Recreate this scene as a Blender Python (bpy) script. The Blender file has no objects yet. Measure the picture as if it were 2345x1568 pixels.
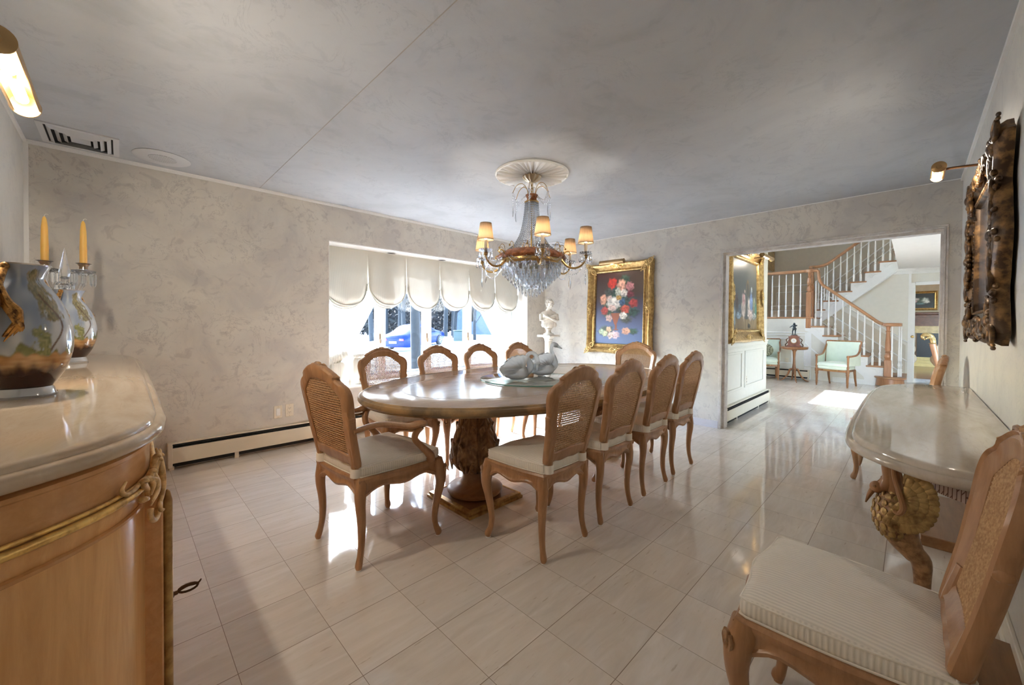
import bpy, bmesh, math, random
from math import pi, sin, cos, radians, atan2, sqrt, exp, floor
from mathutils import Vector, Matrix
random.seed(7)
SC = bpy.context.scene
COL = SC.collection

# ------------------------------------------------------------------ camera
F_PX, CY = 907.42, 753.44
PITCH, ROLL, YAW = -0.01386, 0.00659, 0.79057
CAM = Vector((-0.8882, -0.9981, 1.2063))
def _basis():
    c, s = cos(YAW), sin(YAW)
    F = Vector((cos(PITCH)*c, cos(PITCH)*s, sin(PITCH))); R = Vector((s, -c, 0)); U = R.cross(F)
    cr, sr = cos(ROLL), sin(ROLL)
    return F, R*cr + U*sr, U*cr - R*sr
_F, _R, _U = _basis()
cd = bpy.data.cameras.new('camera'); cam = bpy.data.objects.new('camera', cd); COL.objects.link(cam)
m = Matrix((( _R.x, _U.x, -_F.x, CAM.x), (_R.y, _U.y, -_F.y, CAM.y), (_R.z, _U.z, -_F.z, CAM.z), (0, 0, 0, 1)))
cam.matrix_world = m
cd.sensor_fit = 'HORIZONTAL'; cd.sensor_width = 36.0; cd.lens = 36.0*F_PX/2345.0
cd.shift_y = (CY-784.0)/2345.0; cd.clip_start = 0.02; cd.clip_end = 400
SC.camera = cam

# ------------------------------------------------------------------ sky, sun, exposure
W = bpy.data.worlds.new('sky'); SC.world = W; W.use_nodes = True
wn = W.node_tree.nodes; wl = W.node_tree.links
sky = wn.new('ShaderNodeTexSky'); sky.sky_type = 'NISHITA'; sky.sun_disc = False
sky.sun_elevation = radians(38); sky.sun_rotation = radians(8); sky.air_density = 1.0; sky.dust_density = 1.5; sky.ozone_density = 1.5
wl.new(sky.outputs[0], wn['Background'].inputs[0]); wn['Background'].inputs[1].default_value = 1.0
SUN_DIR = Vector((-0.10, -1.0, -0.83)).normalized()
sl = bpy.data.lights.new('sun', 'SUN'); sl.energy = 9.0; sl.angle = radians(0.6); sl.color = (0.90, 0.97, 1.10)
so = bpy.data.objects.new('sun', sl); COL.objects.link(so); so.location = (2, 12, 12)
so.rotation_euler = SUN_DIR.to_track_quat('-Z', 'Y').to_euler()
SC.view_settings.view_transform = 'Standard'; SC.view_settings.look = 'None'
SC.view_settings.gamma = 1.0; SC.view_settings.use_curve_mapping = False
SC.view_settings.exposure = 2.66
CH_W = 1.3   # watts per chandelier bulb
SC.cycles.max_bounces = 10; SC.cycles.diffuse_bounces = 8; SC.cycles.glossy_bounces = 4
SC.cycles.transmission_bounces = 7; SC.cycles.transparent_max_bounces = 16
SC.cycles.sample_clamp_indirect = 6.0; SC.cycles.caustics_refractive = False; SC.cycles.caustics_reflective = False
SC.cycles.use_denoising = True

# room limits (metres)
YW, XD, YR, XL, H = 3.256, 4.076, -1.277, -1.348, 2.436

# ------------------------------------------------------------------ helpers
def interp(x, pts):
    if x <= pts[0][0]: return pts[0][1]
    for (a, b), (c, d) in zip(pts, pts[1:]):
        if x <= c:
            t = (x-a)/(c-a) if c > a else 0
            return b+(d-b)*t
    return pts[-1][1]
def sm(x, a, b):
    t = max(0, min(1, (x-a)/(b-a))); return t*t*(3-2*t)
def catmull(pts, n=6, closed=False):
    P = [Vector(p) for p in pts]; out = []; L = len(P)
    rng = range(L if closed else L-1)
    for i in rng:
        p1, p2 = P[i], P[(i+1) % L]
        p0 = P[(i-1) % L] if closed or i > 0 else p1*2-p2
        p3 = P[(i+2) % L] if closed or i < L-2 else p2*2-p1
        for k in range(n):
            t = k/n
            out.append(0.5*((2*p1)+(p2-p0)*t+(2*p0-5*p1+4*p2-p3)*t*t+(3*p1-p0-3*p2+p3)*t*t*t))
    if not closed: out.append(P[-1])
    return out
def resample(pts, n, closed=True):
    P = [Vector(p) for p in pts]
    if closed: P = P+[P[0]]
    d = [0]
    for a, b in zip(P, P[1:]): d.append(d[-1]+(b-a).length)
    out = []; j = 0; m_ = n if closed else n-1
    for k in range(n):
        s = d[-1]*k/m_
        while j < len(P)-2 and d[j+1] < s: j += 1
        L = d[j+1]-d[j]; t = (s-d[j])/L if L > 0 else 0
        out.append(P[j].lerp(P[j+1], min(1, max(0, t))))
    return out

class MB:
    def __init__(s): s.v = []; s.f = []
    def add(s, vs, fs):
        o = len(s.v); s.v += [tuple(v) for v in vs]; s.f += [tuple(i+o for i in f) for f in fs]; return s
    def box(s, x0, x1, y0, y1, z0, z1, M=None, ch=0.0):
        if x0 > x1: x0, x1 = x1, x0
        if y0 > y1: y0, y1 = y1, y0
        if z0 > z1: z0, z1 = z1, z0
        if ch > 0:
            ch = min(ch, (x1-x0)/2.01, (y1-y0)/2.01, (z1-z0)/2.01)
            def ring(a, z): return [(x0+a, y0, z), (x1-a, y0, z), (x1, y0+a, z), (x1, y1-a, z), (x1-a, y1, z), (x0+a, y1, z), (x0, y1-a, z), (x0, y0+a, z)]
            def ins(a, z): return [(x0+a, y0+a, z)]*1+[(x1-a, y0+a, z)]+[(x1-a, y0+a, z)]+[(x1-a, y1-a, z)]+[(x1-a, y1-a, z)]+[(x0+a, y1-a, z)]+[(x0+a, y1-a, z)]+[(x0+a, y0+a, z)]
            rs = [ins(ch, z0), ring(ch, z0+ch), ring(ch, z1-ch), ins(ch, z1)]
            if M: rs = [[M @ Vector(p) for p in r] for r in rs]
            return s.loft(rs, caps=True)
        vs = [(x0, y0, z0), (x1, y0, z0), (x1, y1, z0), (x0, y1, z0), (x0, y0, z1), (x1, y0, z1), (x1, y1, z1), (x0, y1, z1)]
        if M: vs = [M @ Vector(p) for p in vs]
        return s.add(vs, [(0, 3, 2, 1), (4, 5, 6, 7), (0, 1, 5, 4), (1, 2, 6, 5), (2, 3, 7, 6), (3, 0, 4, 7)])
    def loft(s, rings, closed=True, caps=True, cyc=False):
        n = len(rings[0]); vs = [p for r in rings for p in r]; fs = []
        R = len(rings)
        for i in range(R if cyc else R-1):
            for j in range(n if closed else n-1):
                a = i*n+j; b = i*n+(j+1) % n; i2 = (i+1) % R
                fs.append((a, b, i2*n+(j+1) % n, i2*n+j))
        if caps and not cyc and closed:
            fs.append(tuple(range(n-1, -1, -1))); fs.append(tuple((R-1)*n+j for j in range(n)))
        return s.add(vs, fs)
    def tube(s, path, rad, n=8, flat=None, up=None, caps=True, cyc=False):
        P = [Vector(p) for p in path]; L = len(P)
        if not hasattr(rad, '__len__'): rad = [rad]*L
        elif len(rad) != L:
            rr = rad; rad = [interp(i/(L-1), [(k/(len(rr)-1), r) for k, r in enumerate(rr)]) for i in range(L)]
        rings = []; prev = None
        for i in range(L):
            if cyc: t = (P[(i+1) % L]-P[i-1])
            else: t = (P[min(i+1, L-1)]-P[max(i-1, 0)])
            if t.length < 1e-9: t = Vector((0, 0, 1))
            t.normalize()
            if prev is None:
                u = Vector(up) if up else (Vector((0, 0, 1)) if abs(t.z) < .9 else Vector((1, 0, 0)))
            else: u = prev
            u = (u-t*u.dot(t))
            if u.length < 1e-6: u = t.orthogonal()
            u.normalize(); prev = u; w = t.cross(u)
            fu, fw = flat if flat else (1, 1)
            rings.append([P[i]+u*(cos(2*pi*k/n)*rad[i]*fu)+w*(sin(2*pi*k/n)*rad[i]*fw) for k in range(n)])
        return s.loft(rings, caps=caps, cyc=cyc)
    def lathe(s, prof, c=(0, 0, 0), n=24, M=None, wob=None):
        c = Vector(c); rings = []
        for r, z in prof:
            ring = []
            for k in range(n):
                th = 2*pi*k/n; rr = max(r, 1e-4)
                if wob: rr += wob(th, z, rr)
                p = Vector((cos(th)*rr, sin(th)*rr, z))
                ring.append((M @ p if M else p)+c)
            rings.append(ring)
        return s.loft(rings, caps=not (prof[0][0] > .02 and prof[-1][0] > .02))
    def ell(s, c, r, n=10, M=None):
        if not hasattr(r, '__len__'): r = (r, r, r)
        c = Vector(c); rings = []
        for i in range(1, n):
            a = pi*i/n
            ring = []
            for k in range(n+2):
                th = 2*pi*k/(n+2); p = Vector((r[0]*sin(a)*cos(th), r[1]*sin(a)*sin(th), -r[2]*cos(a)))
                ring.append((M @ p if M else p)+c)
            rings.append(ring)
        return s.loft(rings)
    def grid(s, fn, nu, nv):
        vs = [fn(i/nu, j/nv) for j in range(nv+1) for i in range(nu+1)]
        return s.add(vs, [(j*(nu+1)+i, j*(nu+1)+i+1, (j+1)*(nu+1)+i+1, (j+1)*(nu+1)+i) for j in range(nv) for i in range(nu)])
    def disc(s, rings, centre):   # fan closing of a ring list (top surfaces)
        s.loft(rings, caps=False); o = len(s.v)-len(rings[-1]); n = len(rings[-1]); s.v.append(tuple(centre)); c = len(s.v)-1
        s.f += [(o+j, o+(j+1) % n, c) for j in range(n)]; return s
    def tr(s, M):
        s.v = [tuple(M @ Vector(v)) for v in s.v]; return s
    def mirx(s):
        o = len(s.v); s.v += [(-x, y, z) for x, y, z in s.v]; s.f += [tuple(i+o for i in reversed(f)) for f in s.f]; return s
    def build(s, name, mat, parent=None, label=None, sharp=40, recalc=True):
        me = bpy.data.meshes.new(name); me.from_pydata(s.v, [], s.f)
        if recalc:
            bm = bmesh.new(); bm.from_mesh(me); bmesh.ops.recalc_face_normals(bm, faces=bm.faces); bm.to_mesh(me); bm.free()
        me.polygons.foreach_set('use_smooth', [True]*len(me.polygons)); me.set_sharp_from_angle(angle=radians(sharp))
        me.materials.append(mat)
        o = bpy.data.objects.new(name, me); COL.objects.link(o)
        if parent: o.parent = parent
        if label: o['label'] = label
        return o

def tag(o, label, cat, group=None, kind=None):
    o['label'] = label; o['category'] = cat
    if group: o['group'] = group
    if kind: o['kind'] = kind
    return o
def thing(name, label, cat, loc=(0, 0, 0), rz=0, group=None):
    o = bpy.data.objects.new(name, None); o.empty_display_size = 0.05; COL.objects.link(o)
    o.location = loc; o.rotation_euler = (0, 0, rz)
    return tag(o, label, cat, group)
def struct(mb, name, mat, parent=None, sharp=30):
    o = mb.build(name, mat, parent, sharp=sharp)
    if not parent: o['kind'] = 'structure'
    return o
def copy_tree(o, parent=None):
    c = o.copy(); COL.objects.link(c)
    if parent: c.parent = parent; c.matrix_parent_inverse = o.matrix_parent_inverse
    for ch in list(o.children): copy_tree(ch, c)
    return c
def dup(o, loc, rz, label=None, group=None):
    c = copy_tree(o); c.location = loc; c.rotation_euler = (0, 0, rz)
    if label: c['label'] = label
    if group: c['group'] = group
    return c

# ------------------------------------------------------------------ materials
class NT:
    def __init__(s, name):
        s.m = bpy.data.materials.new(name); s.m.use_nodes = True; s.t = s.m.node_tree; s.b = s.t.nodes['Principled BSDF']
        s.out = s.t.nodes['Material Output']
    def n(s, typ, **kw):
        x = s.t.nodes.new(typ)
        for k, v in kw.items():
            if k.startswith('i_'):
                k2 = k[2:].replace('_', ' ')
                x.inputs[k2].default_value = v
            else: setattr(x, k, v)
        return x
    def l(s, a, b): s.t.links.new(a, b)
    def ramp(s, fac, stops):
        r = s.n('ShaderNodeValToRGB'); e = r.color_ramp.elements
        while len(e) < len(stops): e.new(0.5)
        for el, (p, c) in zip(e, stops):
            el.position = p; el.color = (c[0], c[1], c[2], 1) if hasattr(c, '__len__') else (c, c, c, 1)
        s.l(fac, r.inputs[0]); return r.outputs[0]
    def coord(s, scale=(1, 1, 1), rot=(0, 0, 0), src='Object'):
        tc = s.n('ShaderNodeTexCoord'); mp = s.n('ShaderNodeMapping'); s.l(tc.outputs[src], mp.inputs[0])
        mp.inputs['Scale'].default_value = scale; mp.inputs['Rotation'].default_value = rot; return mp.outputs[0]
    def noise(s, vec, sc=5, det=4, rough=.5, dist=0):
        x = s.n('ShaderNodeTexNoise'); x.inputs['Scale'].default_value = sc; x.inputs['Detail'].default_value = det
        x.inputs['Roughness'].default_value = rough; x.inputs['Distortion'].default_value = dist; s.l(vec, x.inputs['Vector']); return x.outputs[0]
    def math(s, op, a, b=None, c=None):
        x = s.n('ShaderNodeMath', operation=op)
        for i, v in enumerate((a, b, c)):
            if v is None: continue
            if isinstance(v, (int, float)): x.inputs[i].default_value = v
            else: s.l(v, x.inputs[i])
        return x.outputs[0]
    def mix(s, fac, a, b, mode='MIX'):
        x = s.n('ShaderNodeMix', data_type='RGBA', blend_type=mode)
        for i, v in ((0, fac), (6, a), (7, b)):
            if isinstance(v, (int, float)): x.inputs[i].default_value = v
            elif isinstance(v, tuple): x.inputs[i].default_value = (*v[:3], 1)
            else: s.l(v, x.inputs[i])
        return x.outputs[2]
    def bump(s, h, strength=.3, dist=.01):
        b = s.n('ShaderNodeBump'); b.inputs['Strength'].default_value = strength; b.inputs['Distance'].default_value = dist
        s.l(h, b.inputs['Height']); s.l(b.outputs[0], s.b.inputs['Normal'])
    def set(s, **kw):
        for k, v in kw.items():
            k = k.replace('_', ' ')
            if isinstance(v, (int, float)): s.b.inputs[k].default_value = v
            elif isinstance(v, tuple): s.b.inputs[k].default_value = (*v, 1)
            else: s.l(v, s.b.inputs[k])
        return s
def plain(name, c, rough=.5, metal=0, var=.06, sc=12, bump=0, **kw):
    t = NT(name); v = t.coord(); nz = t.noise(v, sc, 4)
    col = t.ramp(nz, [(.3, tuple(max(0, x*(1-var)) for x in c)), (.7, tuple(min(1, x*(1+var)) for x in c))])
    t.set(Base_Color=col, Roughness=rough, Metallic=metal, **kw)
    if bump: t.bump(nz, bump, .005)
    return t.m
def wood(name, c1, c2, rough=.35, along='z', sc=9, wash=None):
    t = NT(name); st = {'x': (.12, 1, 1), 'y': (1, .12, 1), 'z': (1, 1, .12)}[along]
    v = t.coord(st); g = t.noise(v, sc*6, 6, .65, .4); big = t.noise(v, sc*.7, 3, .5, .6)
    col = t.mix(t.math('ADD', t.math('MULTIPLY', g, .55), t.math('MULTIPLY', big, .45)), c1, c2)
    r = t.n('ShaderNodeValToRGB')
    f = t.ramp(t.math('ADD', t.math('MULTIPLY', g, .55), t.math('MULTIPLY', big, .45)), [(.36, c1), (.62, c2)])
    if wash:
        f = t.mix(t.ramp(t.noise(t.coord((1, 1, 1)), 3.2, 4), [(.45, 0.0), (.7, .6)]), f, wash)
    t.set(Base_Color=f, Roughness=rough); t.bump(g, .08, .002); return t.m
def marbled(name, base, dark, light, vein, sc=2.2, rough=.7, streak=(1, 1, 1), veinamt=.5):
    t = NT(name); v = t.coord(streak); a = t.noise(v, sc, 6, .62, .7)
    col = t.ramp(a, [(.36, dark), (.46, base), (.62, light)])
    w = t.noise(v, sc*1.5, 7, .68, 1.4); band = t.math('ABSOLUTE', t.math('SUBTRACT', w, .5))
    vein_f = t.ramp(band, [(0.0, veinamt), (.012, 0.0)])
    patch = t.ramp(t.noise(v, sc*1.0, 3), [(.46, 0.0), (.56, 1.0)])
    blot = t.ramp(t.noise(v, sc*4.2, 5, .62, .9), [(.565, 0.0), (.64, 1.0)])
    c2 = t.mix(t.math('MULTIPLY', vein_f, patch), col, vein)
    c3 = t.mix(t.math('MULTIPLY', blot, veinamt*.55), c2, vein)
    t.set(Base_Color=c3, Roughness=rough)
    if rough > .2: t.bump(t.noise(v, sc*30, 3), .05, .002)
    return t.m
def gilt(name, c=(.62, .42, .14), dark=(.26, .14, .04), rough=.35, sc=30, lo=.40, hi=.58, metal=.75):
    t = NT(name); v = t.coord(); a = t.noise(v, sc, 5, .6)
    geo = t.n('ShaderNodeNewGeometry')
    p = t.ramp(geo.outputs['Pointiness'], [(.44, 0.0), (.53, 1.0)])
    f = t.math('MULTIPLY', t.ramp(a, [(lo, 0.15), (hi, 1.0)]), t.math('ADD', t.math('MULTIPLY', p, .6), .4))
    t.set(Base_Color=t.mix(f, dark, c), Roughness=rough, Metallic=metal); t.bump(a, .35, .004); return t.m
def crystal(name, tint=(1, 1, 1), rough=.02, amt=.55):
    t = NT(name); g = t.n('ShaderNodeBsdfGlass'); g.inputs['IOR'].default_value = 1.5; g.inputs['Roughness'].default_value = rough; g.inputs[0].default_value = (*tint, 1)
    tr = t.n('ShaderNodeBsdfTransparent'); tr.inputs[0].default_value = (*tint, 1)
    gl = t.n('ShaderNodeBsdfGlossy'); gl.inputs['Roughness'].default_value = .08; gl.inputs[0].default_value = (1, 1, 1, 1)
    m1 = t.n('ShaderNodeMixShader'); m1.inputs[0].default_value = amt; t.l(tr.outputs[0], m1.inputs[1]); t.l(g.outputs[0], m1.inputs[2])
    m2 = t.n('ShaderNodeMixShader'); m2.inputs[0].default_value = .12; t.l(m1.outputs[0], m2.inputs[1]); t.l(gl.outputs[0], m2.inputs[2])
    t.l(m2.outputs[0], t.out.inputs[0]); return t.m
def emis(name, c, s):
    t = NT(name); t.set(Base_Color=c, Emission_Color=c, Emission_Strength=s); return t.m
M = {}
M['wall'] = marbled('beige_marbled_wallpaper', (.58, .545, .49), (.52, .49, .455), (.63, .595, .53), (.37, .34, .325), 2.4, veinamt=.75)
M['wall_light'] = marbled('light_marbled_wallpaper', (.62, .60, .55), (.56, .545, .515), (.66, .64, .585), (.47, .455, .45), 2.2, streak=(1, 1, 1), veinamt=.4)
M['ceiling'] = marbled('grey_marbled_ceiling_paper', (.46, .475, .495), (.42, .435, .45), (.495, .51, .525), (.35, .365, .395), 1.6, veinamt=.55)
M['trim'] = marbled('marbled_trim_paper', (.60, .56, .52), (.50, .46, .43), (.68, .64, .60), (.42, .37, .35), 9)
M['white'] = plain('white_paint', (.80, .79, .76), .45, var=.02)
M['cream'] = plain('cream_paint', (.74, .70, .60), .45, var=.02)
M['foyer_wall'] = plain('foyer_cream_wall', (.70, .67, .59), .6, var=.02)
M['foyer_tan'] = plain('foyer_tan_wall', (.60, .54, .44), .6, var=.03)
M['heater'] = plain('cream_metal', (.72, .65, .52), .35, var=.02)
M['dark'] = plain('dark_gap', (.012, .011, .010), .8)
M['chairwood'] = wood('fruitwood', (.30, .145, .062), (.46, .255, .125), .32, 'z', 8)
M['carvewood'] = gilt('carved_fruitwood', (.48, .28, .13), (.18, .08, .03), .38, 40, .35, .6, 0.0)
M['tabletop'] = wood('washed_table_wood', (.30, .20, .13), (.42, .295, .205), .16, 'x', 5, wash=(.44, .34, .27))
M['tableedge'] = gilt('antiqued_table_edge', (.45, .29, .13), (.13, .09, .055), .3, 5, .42, .6, .1)
M['inlay'] = plain('pale_inlay', (.46, .34, .23), .3)
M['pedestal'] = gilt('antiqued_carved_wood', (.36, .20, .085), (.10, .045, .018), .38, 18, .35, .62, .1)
M['pedplain'] = wood('pedestal_wood', (.21, .10, .04), (.34, .175, .075), .35, 'x', 6)
M['giltedge'] = gilt('gilt_edge', (.55, .36, .13), (.25, .12, .04), .35, 20, .35, .6, .5)
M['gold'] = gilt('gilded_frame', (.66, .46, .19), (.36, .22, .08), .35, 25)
M['oldgold'] = gilt('old_dark_gilding', (.26, .14, .05), (.022, .010, .005), .42, 22, .46, .66, .45)
M['feather'] = gilt('gilded_feathers', (.58, .40, .16), (.17, .075, .025), .38, 22, .32, .58, .45)
M['brass'] = plain('brass', (.52, .34, .13), .3, .95)
M['bronze'] = plain('dark_bronze', (.13, .065, .03), .35, .8)
M['satinbrass'] = plain('tan_lamp_metal', (.42, .27, .12), .35, .6)
M['marble'] = marbled('cream_marble', (.58, .45, .32), (.50, .37, .25), (.66, .54, .41), (.44, .33, .23), 3.4, .06, (1.6, .35, 1), .3)
M['marble2'] = marbled('pale_marble', (.50, .44, .37), (.44, .38, .31), (.57, .51, .44), (.38, .32, .26), 5, .06, (.35, 1.6, 1), .3)
M['glass'] = crystal('clear_glass', (.90, .98, .95), 0, .35)
M['discglass'] = NT('clear_disc_glass').m
def _dg():
    t = NT('disc_glass'); tr = t.n('ShaderNodeBsdfTransparent'); tr.inputs[0].default_value = (.93, .97, .96, 1); gl = t.n('ShaderNodeBsdfGlossy'); gl.inputs['Roughness'].default_value = .0; fr = t.n('ShaderNodeFresnel'); fr.inputs[0].default_value = 1.45
    bf_ = t.n('ShaderNodeNewGeometry'); mx = t.n('ShaderNodeMixShader'); t.l(t.math('MULTIPLY', fr.outputs[0], t.math('SUBTRACT', 1, bf_.outputs['Backfacing'])), mx.inputs[0]); t.l(tr.outputs[0], mx.inputs[1]); t.l(gl.outputs[0], mx.inputs[2]); t.l(mx.outputs[0], t.out.inputs[0]); return t.m
M['discglass'] = _dg()
M['crystal'] = crystal('cut_crystal', (.97, .985, 1), .0, .88)
M['frost'] = None
M['wax'] = plain('yellow_wax', (.80, .47, .11), .45, var=.03, Subsurface_Weight=.3)
M['stone'] = plain('white_stone', (.72, .68, .60), .6, var=.1, sc=20, bump=.2)
M['black'] = plain('black_surface', (.012, .011, .012), .4)
M['sash'] = plain('washed_window_wood', (.66, .60, .52), .45, var=.08, sc=30)
M['vinyl'] = plain('blue_grey_sash', (.45, .53, .62), .4)
M['white_metal'] = plain('white_metal', (.56, .56, .56), .4, var=.02)
M['oak'] = wood('oak', (.36, .17, .08), (.50, .27, .14), .35, 'y', 7)
M['oakz'] = wood('oak_post', (.34, .15, .07), (.47, .24, .12), .35, 'z', 7)
M['mint'] = plain('mint_silk', (.62, .70, .57), .5, var=.04, Sheen_Weight=.3)
M['walnut'] = wood('walnut', (.20, .08, .03), (.36, .17, .07), .35, 'z', 7)
M['redmarble'] = plain('brown_marble', (.23, .10, .07), .3, var=.4)
M['frosted_glass_bulb'] = emis('lit_bulb', (1, .86, .62), 5)

def frost_mat():
    t = NT('frosted_crystal'); b = t.n('ShaderNodeBump'); b.inputs['Strength'].default_value = .5; b.inputs['Distance'].default_value = .006; t.l(t.noise(t.coord((1, 1, 2.2)), 70, 3), b.inputs['Height'])
    d = t.n('ShaderNodeBsdfDiffuse'); d.inputs[0].default_value = (.90, .93, .96, 1); tl = t.n('ShaderNodeBsdfTranslucent'); tl.inputs[0].default_value = (.84, .88, .92, 1)
    tr = t.n('ShaderNodeBsdfTransparent'); tr.inputs[0].default_value = (.93, .96, .98, 1); gl = t.n('ShaderNodeBsdfGlossy'); gl.inputs['Roughness'].default_value = .22
    for x in (d, tl, gl): t.l(b.outputs[0], x.inputs['Normal'])
    fr = t.n('ShaderNodeFresnel'); fr.inputs[0].default_value = 1.45; t.l(b.outputs[0], fr.inputs['Normal'])
    prev = d
    for other, f in ((tl, .5), (tr, .34), (gl, fr.outputs[0])):
        mx = t.n('ShaderNodeMixShader')
        if isinstance(f, float): mx.inputs[0].default_value = f
        else: t.l(f, mx.inputs[0])
        t.l(prev.outputs[0], mx.inputs[1]); t.l(other.outputs[0], mx.inputs[2]); prev = mx
    t.l(prev.outputs[0], t.out.inputs[0]); return t.m
M['frost'] = frost_mat()
def stripe(name, c, axis='x', scale=95, rough=.75, amt=.5, subs=0):
    t = NT(name); v = t.coord(); sep = t.n('ShaderNodeSeparateXYZ'); t.l(v, sep.inputs[0])
    if axis == 'auto':
        g = t.n('ShaderNodeTexCoord'); s2 = t.n('ShaderNodeSeparateXYZ'); t.l(g.outputs['Normal'], s2.inputs[0])
        side = t.math('GREATER_THAN', t.math('ABSOLUTE', s2.outputs[0]), .62)
        co = t.math('ADD', t.math('MULTIPLY', sep.outputs[0], t.math('SUBTRACT', 1, side)), t.math('MULTIPLY', sep.outputs[1], side))
    else: co = sep.outputs['xyz'.index(axis)]
    w = t.math('SINE', t.math('MULTIPLY', co, scale*2*pi))
    f = t.math('ADD', t.math('MULTIPLY', w, .5), .5)
    soft = t.noise(v, 14, 3)
    col = t.mix(f, tuple(x*.86 for x in c), c)
    t.set(Base_Color=col, Roughness=rough)
    if subs: t.set(Transmission_Weight=0.0)
    t.bump(t.math('ADD', f, t.math('MULTIPLY', soft, 2.5)), amt, .003); return t.m
M['cushion'] = stripe('striped_cream_cushion', (.86, .81, .72), 'auto', 90)
M['piping'] = plain('cream_piping', (.84, .79, .70), .7)
def cloth(name, c, axis='x', scale=30, transl=.5, lace=0):
    t = NT(name); v = t.coord(); sep = t.n('ShaderNodeSeparateXYZ'); t.l(v, sep.inputs[0])
    f = t.math('ADD', t.math('MULTIPLY', t.math('SINE', t.math('MULTIPLY', sep.outputs['xyz'.index(axis)], scale*2*pi)), .5), .5)
    col = t.mix(f, tuple(x*.9 for x in c), c)
    d = t.n('ShaderNodeBsdfDiffuse'); tl = t.n('ShaderNodeBsdfTranslucent'); t.l(col, d.inputs[0]); t.l(col, tl.inputs[0])
    mx = t.n('ShaderNodeMixShader'); mx.inputs[0].default_value = transl; t.l(d.outputs[0], mx.inputs[1]); t.l(tl.outputs[0], mx.inputs[2])
    last = mx.outputs[0]
    if lace:
        tr = t.n('ShaderNodeBsdfTransparent'); nz = t.noise(v, 38, 4, .6, 1.2)
        holes = t.ramp(nz, [(.46, lace*1.9), (.52, lace*.2)])
        m2 = t.n('ShaderNodeMixShader'); t.l(holes, m2.inputs[0]); t.l(last, m2.inputs[1]); t.l(tr.outputs[0], m2.inputs[2]); last = m2.outputs[0]
    t.l(last, t.out.inputs[0]); return t.m
M['shadecloth'] = cloth('striped_cream_silk', (.56, .53, .46), 'x', 55, .045)
M['lace'] = cloth('white_lace', (.50, .51, .48), 'x', 25, .38, .26)
M['puff'] = stripe('white_striped_silk', (.76, .74, .67), 'x', 60, .6, .5)
M['lampshade'] = cloth('pleated_cream_shade', (.95, .74, .42), 'x', 1, .65)
def lampshade():
    t = NT('pleated_lamp_shade'); tc = t.coord(); sep = t.n('ShaderNodeSeparateXYZ'); t.l(tc, sep.inputs[0])
    ang = t.math('ARCTAN2', sep.outputs[1], sep.outputs[0]); f = t.math('ADD', t.math('MULTIPLY', t.math('SINE', t.math('MULTIPLY', ang, 36)), .5), .5)
    col = t.mix(f, (.62, .46, .30), (.92, .80, .64))
    d = t.n('ShaderNodeBsdfDiffuse'); tl = t.n('ShaderNodeBsdfTranslucent'); t.l(col, d.inputs[0]); t.l(col, tl.inputs[0])
    mx = t.n('ShaderNodeMixShader'); mx.inputs[0].default_value = .6; t.l(d.outputs[0], mx.inputs[1]); t.l(tl.outputs[0], mx.inputs[2]); t.l(mx.outputs[0], t.out.inputs[0]); return t.m
M['lampshade'] = lampshade()
def floor_mat():
    t = NT('travertine_tiles'); v = t.coord(); sep = t.n('ShaderNodeSeparateXYZ'); t.l(v, sep.inputs[0])
    T = .3048; X, Y = sep.outputs[0], sep.outputs[1]
    past = t.math('LESS_THAN', Y, -.61)
    Xs = t.math('ADD', X, t.math('MULTIPLY', past, .12))
    ux = t.math('DIVIDE', Xs, T*.9944); uy = t.math('DIVIDE', Y, T)
    def edge(u, w):
        f = t.math('FRACT', u); d = t.math('MINIMUM', f, t.math('SUBTRACT', 1, f)); return t.math('LESS_THAN', d, w)
    jx = edge(ux, .0032); jy = edge(uy, .0046)
    joint = t.math('MAXIMUM', jx, jy)
    cid = t.n('ShaderNodeCombineXYZ'); t.l(t.math('FLOOR', ux), cid.inputs[0]); t.l(t.math('FLOOR', uy), cid.inputs[1])
    wnz = t.n('ShaderNodeTexWhiteNoise'); t.l(cid.outputs[0], wnz.inputs[0])
    mp = t.n('ShaderNodeMapping'); mp.inputs['Scale'].default_value = (.16, 1, 1); t.l(v, mp.inputs[0])
    off = t.n('ShaderNodeVectorMath', operation='MULTIPLY_ADD'); t.l(wnz.outputs['Color'], off.inputs[0]); off.inputs[1].default_value = (3, 3, 3); t.l(mp.outputs[0], off.inputs[2])
    s1 = t.noise(off.outputs[0], 22, 7, .62, .8); s2 = t.noise(off.outputs[0], 5, 4, .5, .5)
    col = t.ramp(s1, [(.30, (.62, .56, .49)), (.5, (.69, .63, .56)), (.68, (.75, .695, .635))])
    col = t.mix(t.ramp(s2, [(.35, 0.0), (.7, .5)]), col, (.74, .655, .56))
    pit = t.ramp(t.noise(off.outputs[0], 60, 3, .6), [(.66, 0.0), (.72, .6)])
    col = t.mix(pit, col, (.46, .37, .28))
    val = t.math('ADD', .94, t.math('MULTIPLY', wnz.outputs['Value'], .1))
    hs = t.n('ShaderNodeHueSaturation'); t.l(val, hs.inputs['Value']); t.l(col, hs.inputs['Color'])
    col = t.mix(joint, hs.outputs[0], (.22, .16, .11))
    t.set(Base_Color=col, Roughness=t.math('ADD', .055, t.math('MULTIPLY', joint, .5)), Specular_IOR_Level=.62)
    t.bump(t.math('SUBTRACT', 1, joint), .15, .002); return t.m
M['floor'] = floor_mat()
def paint_mat(name, build):
    t = NT(name); build(t); return t.m

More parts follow.
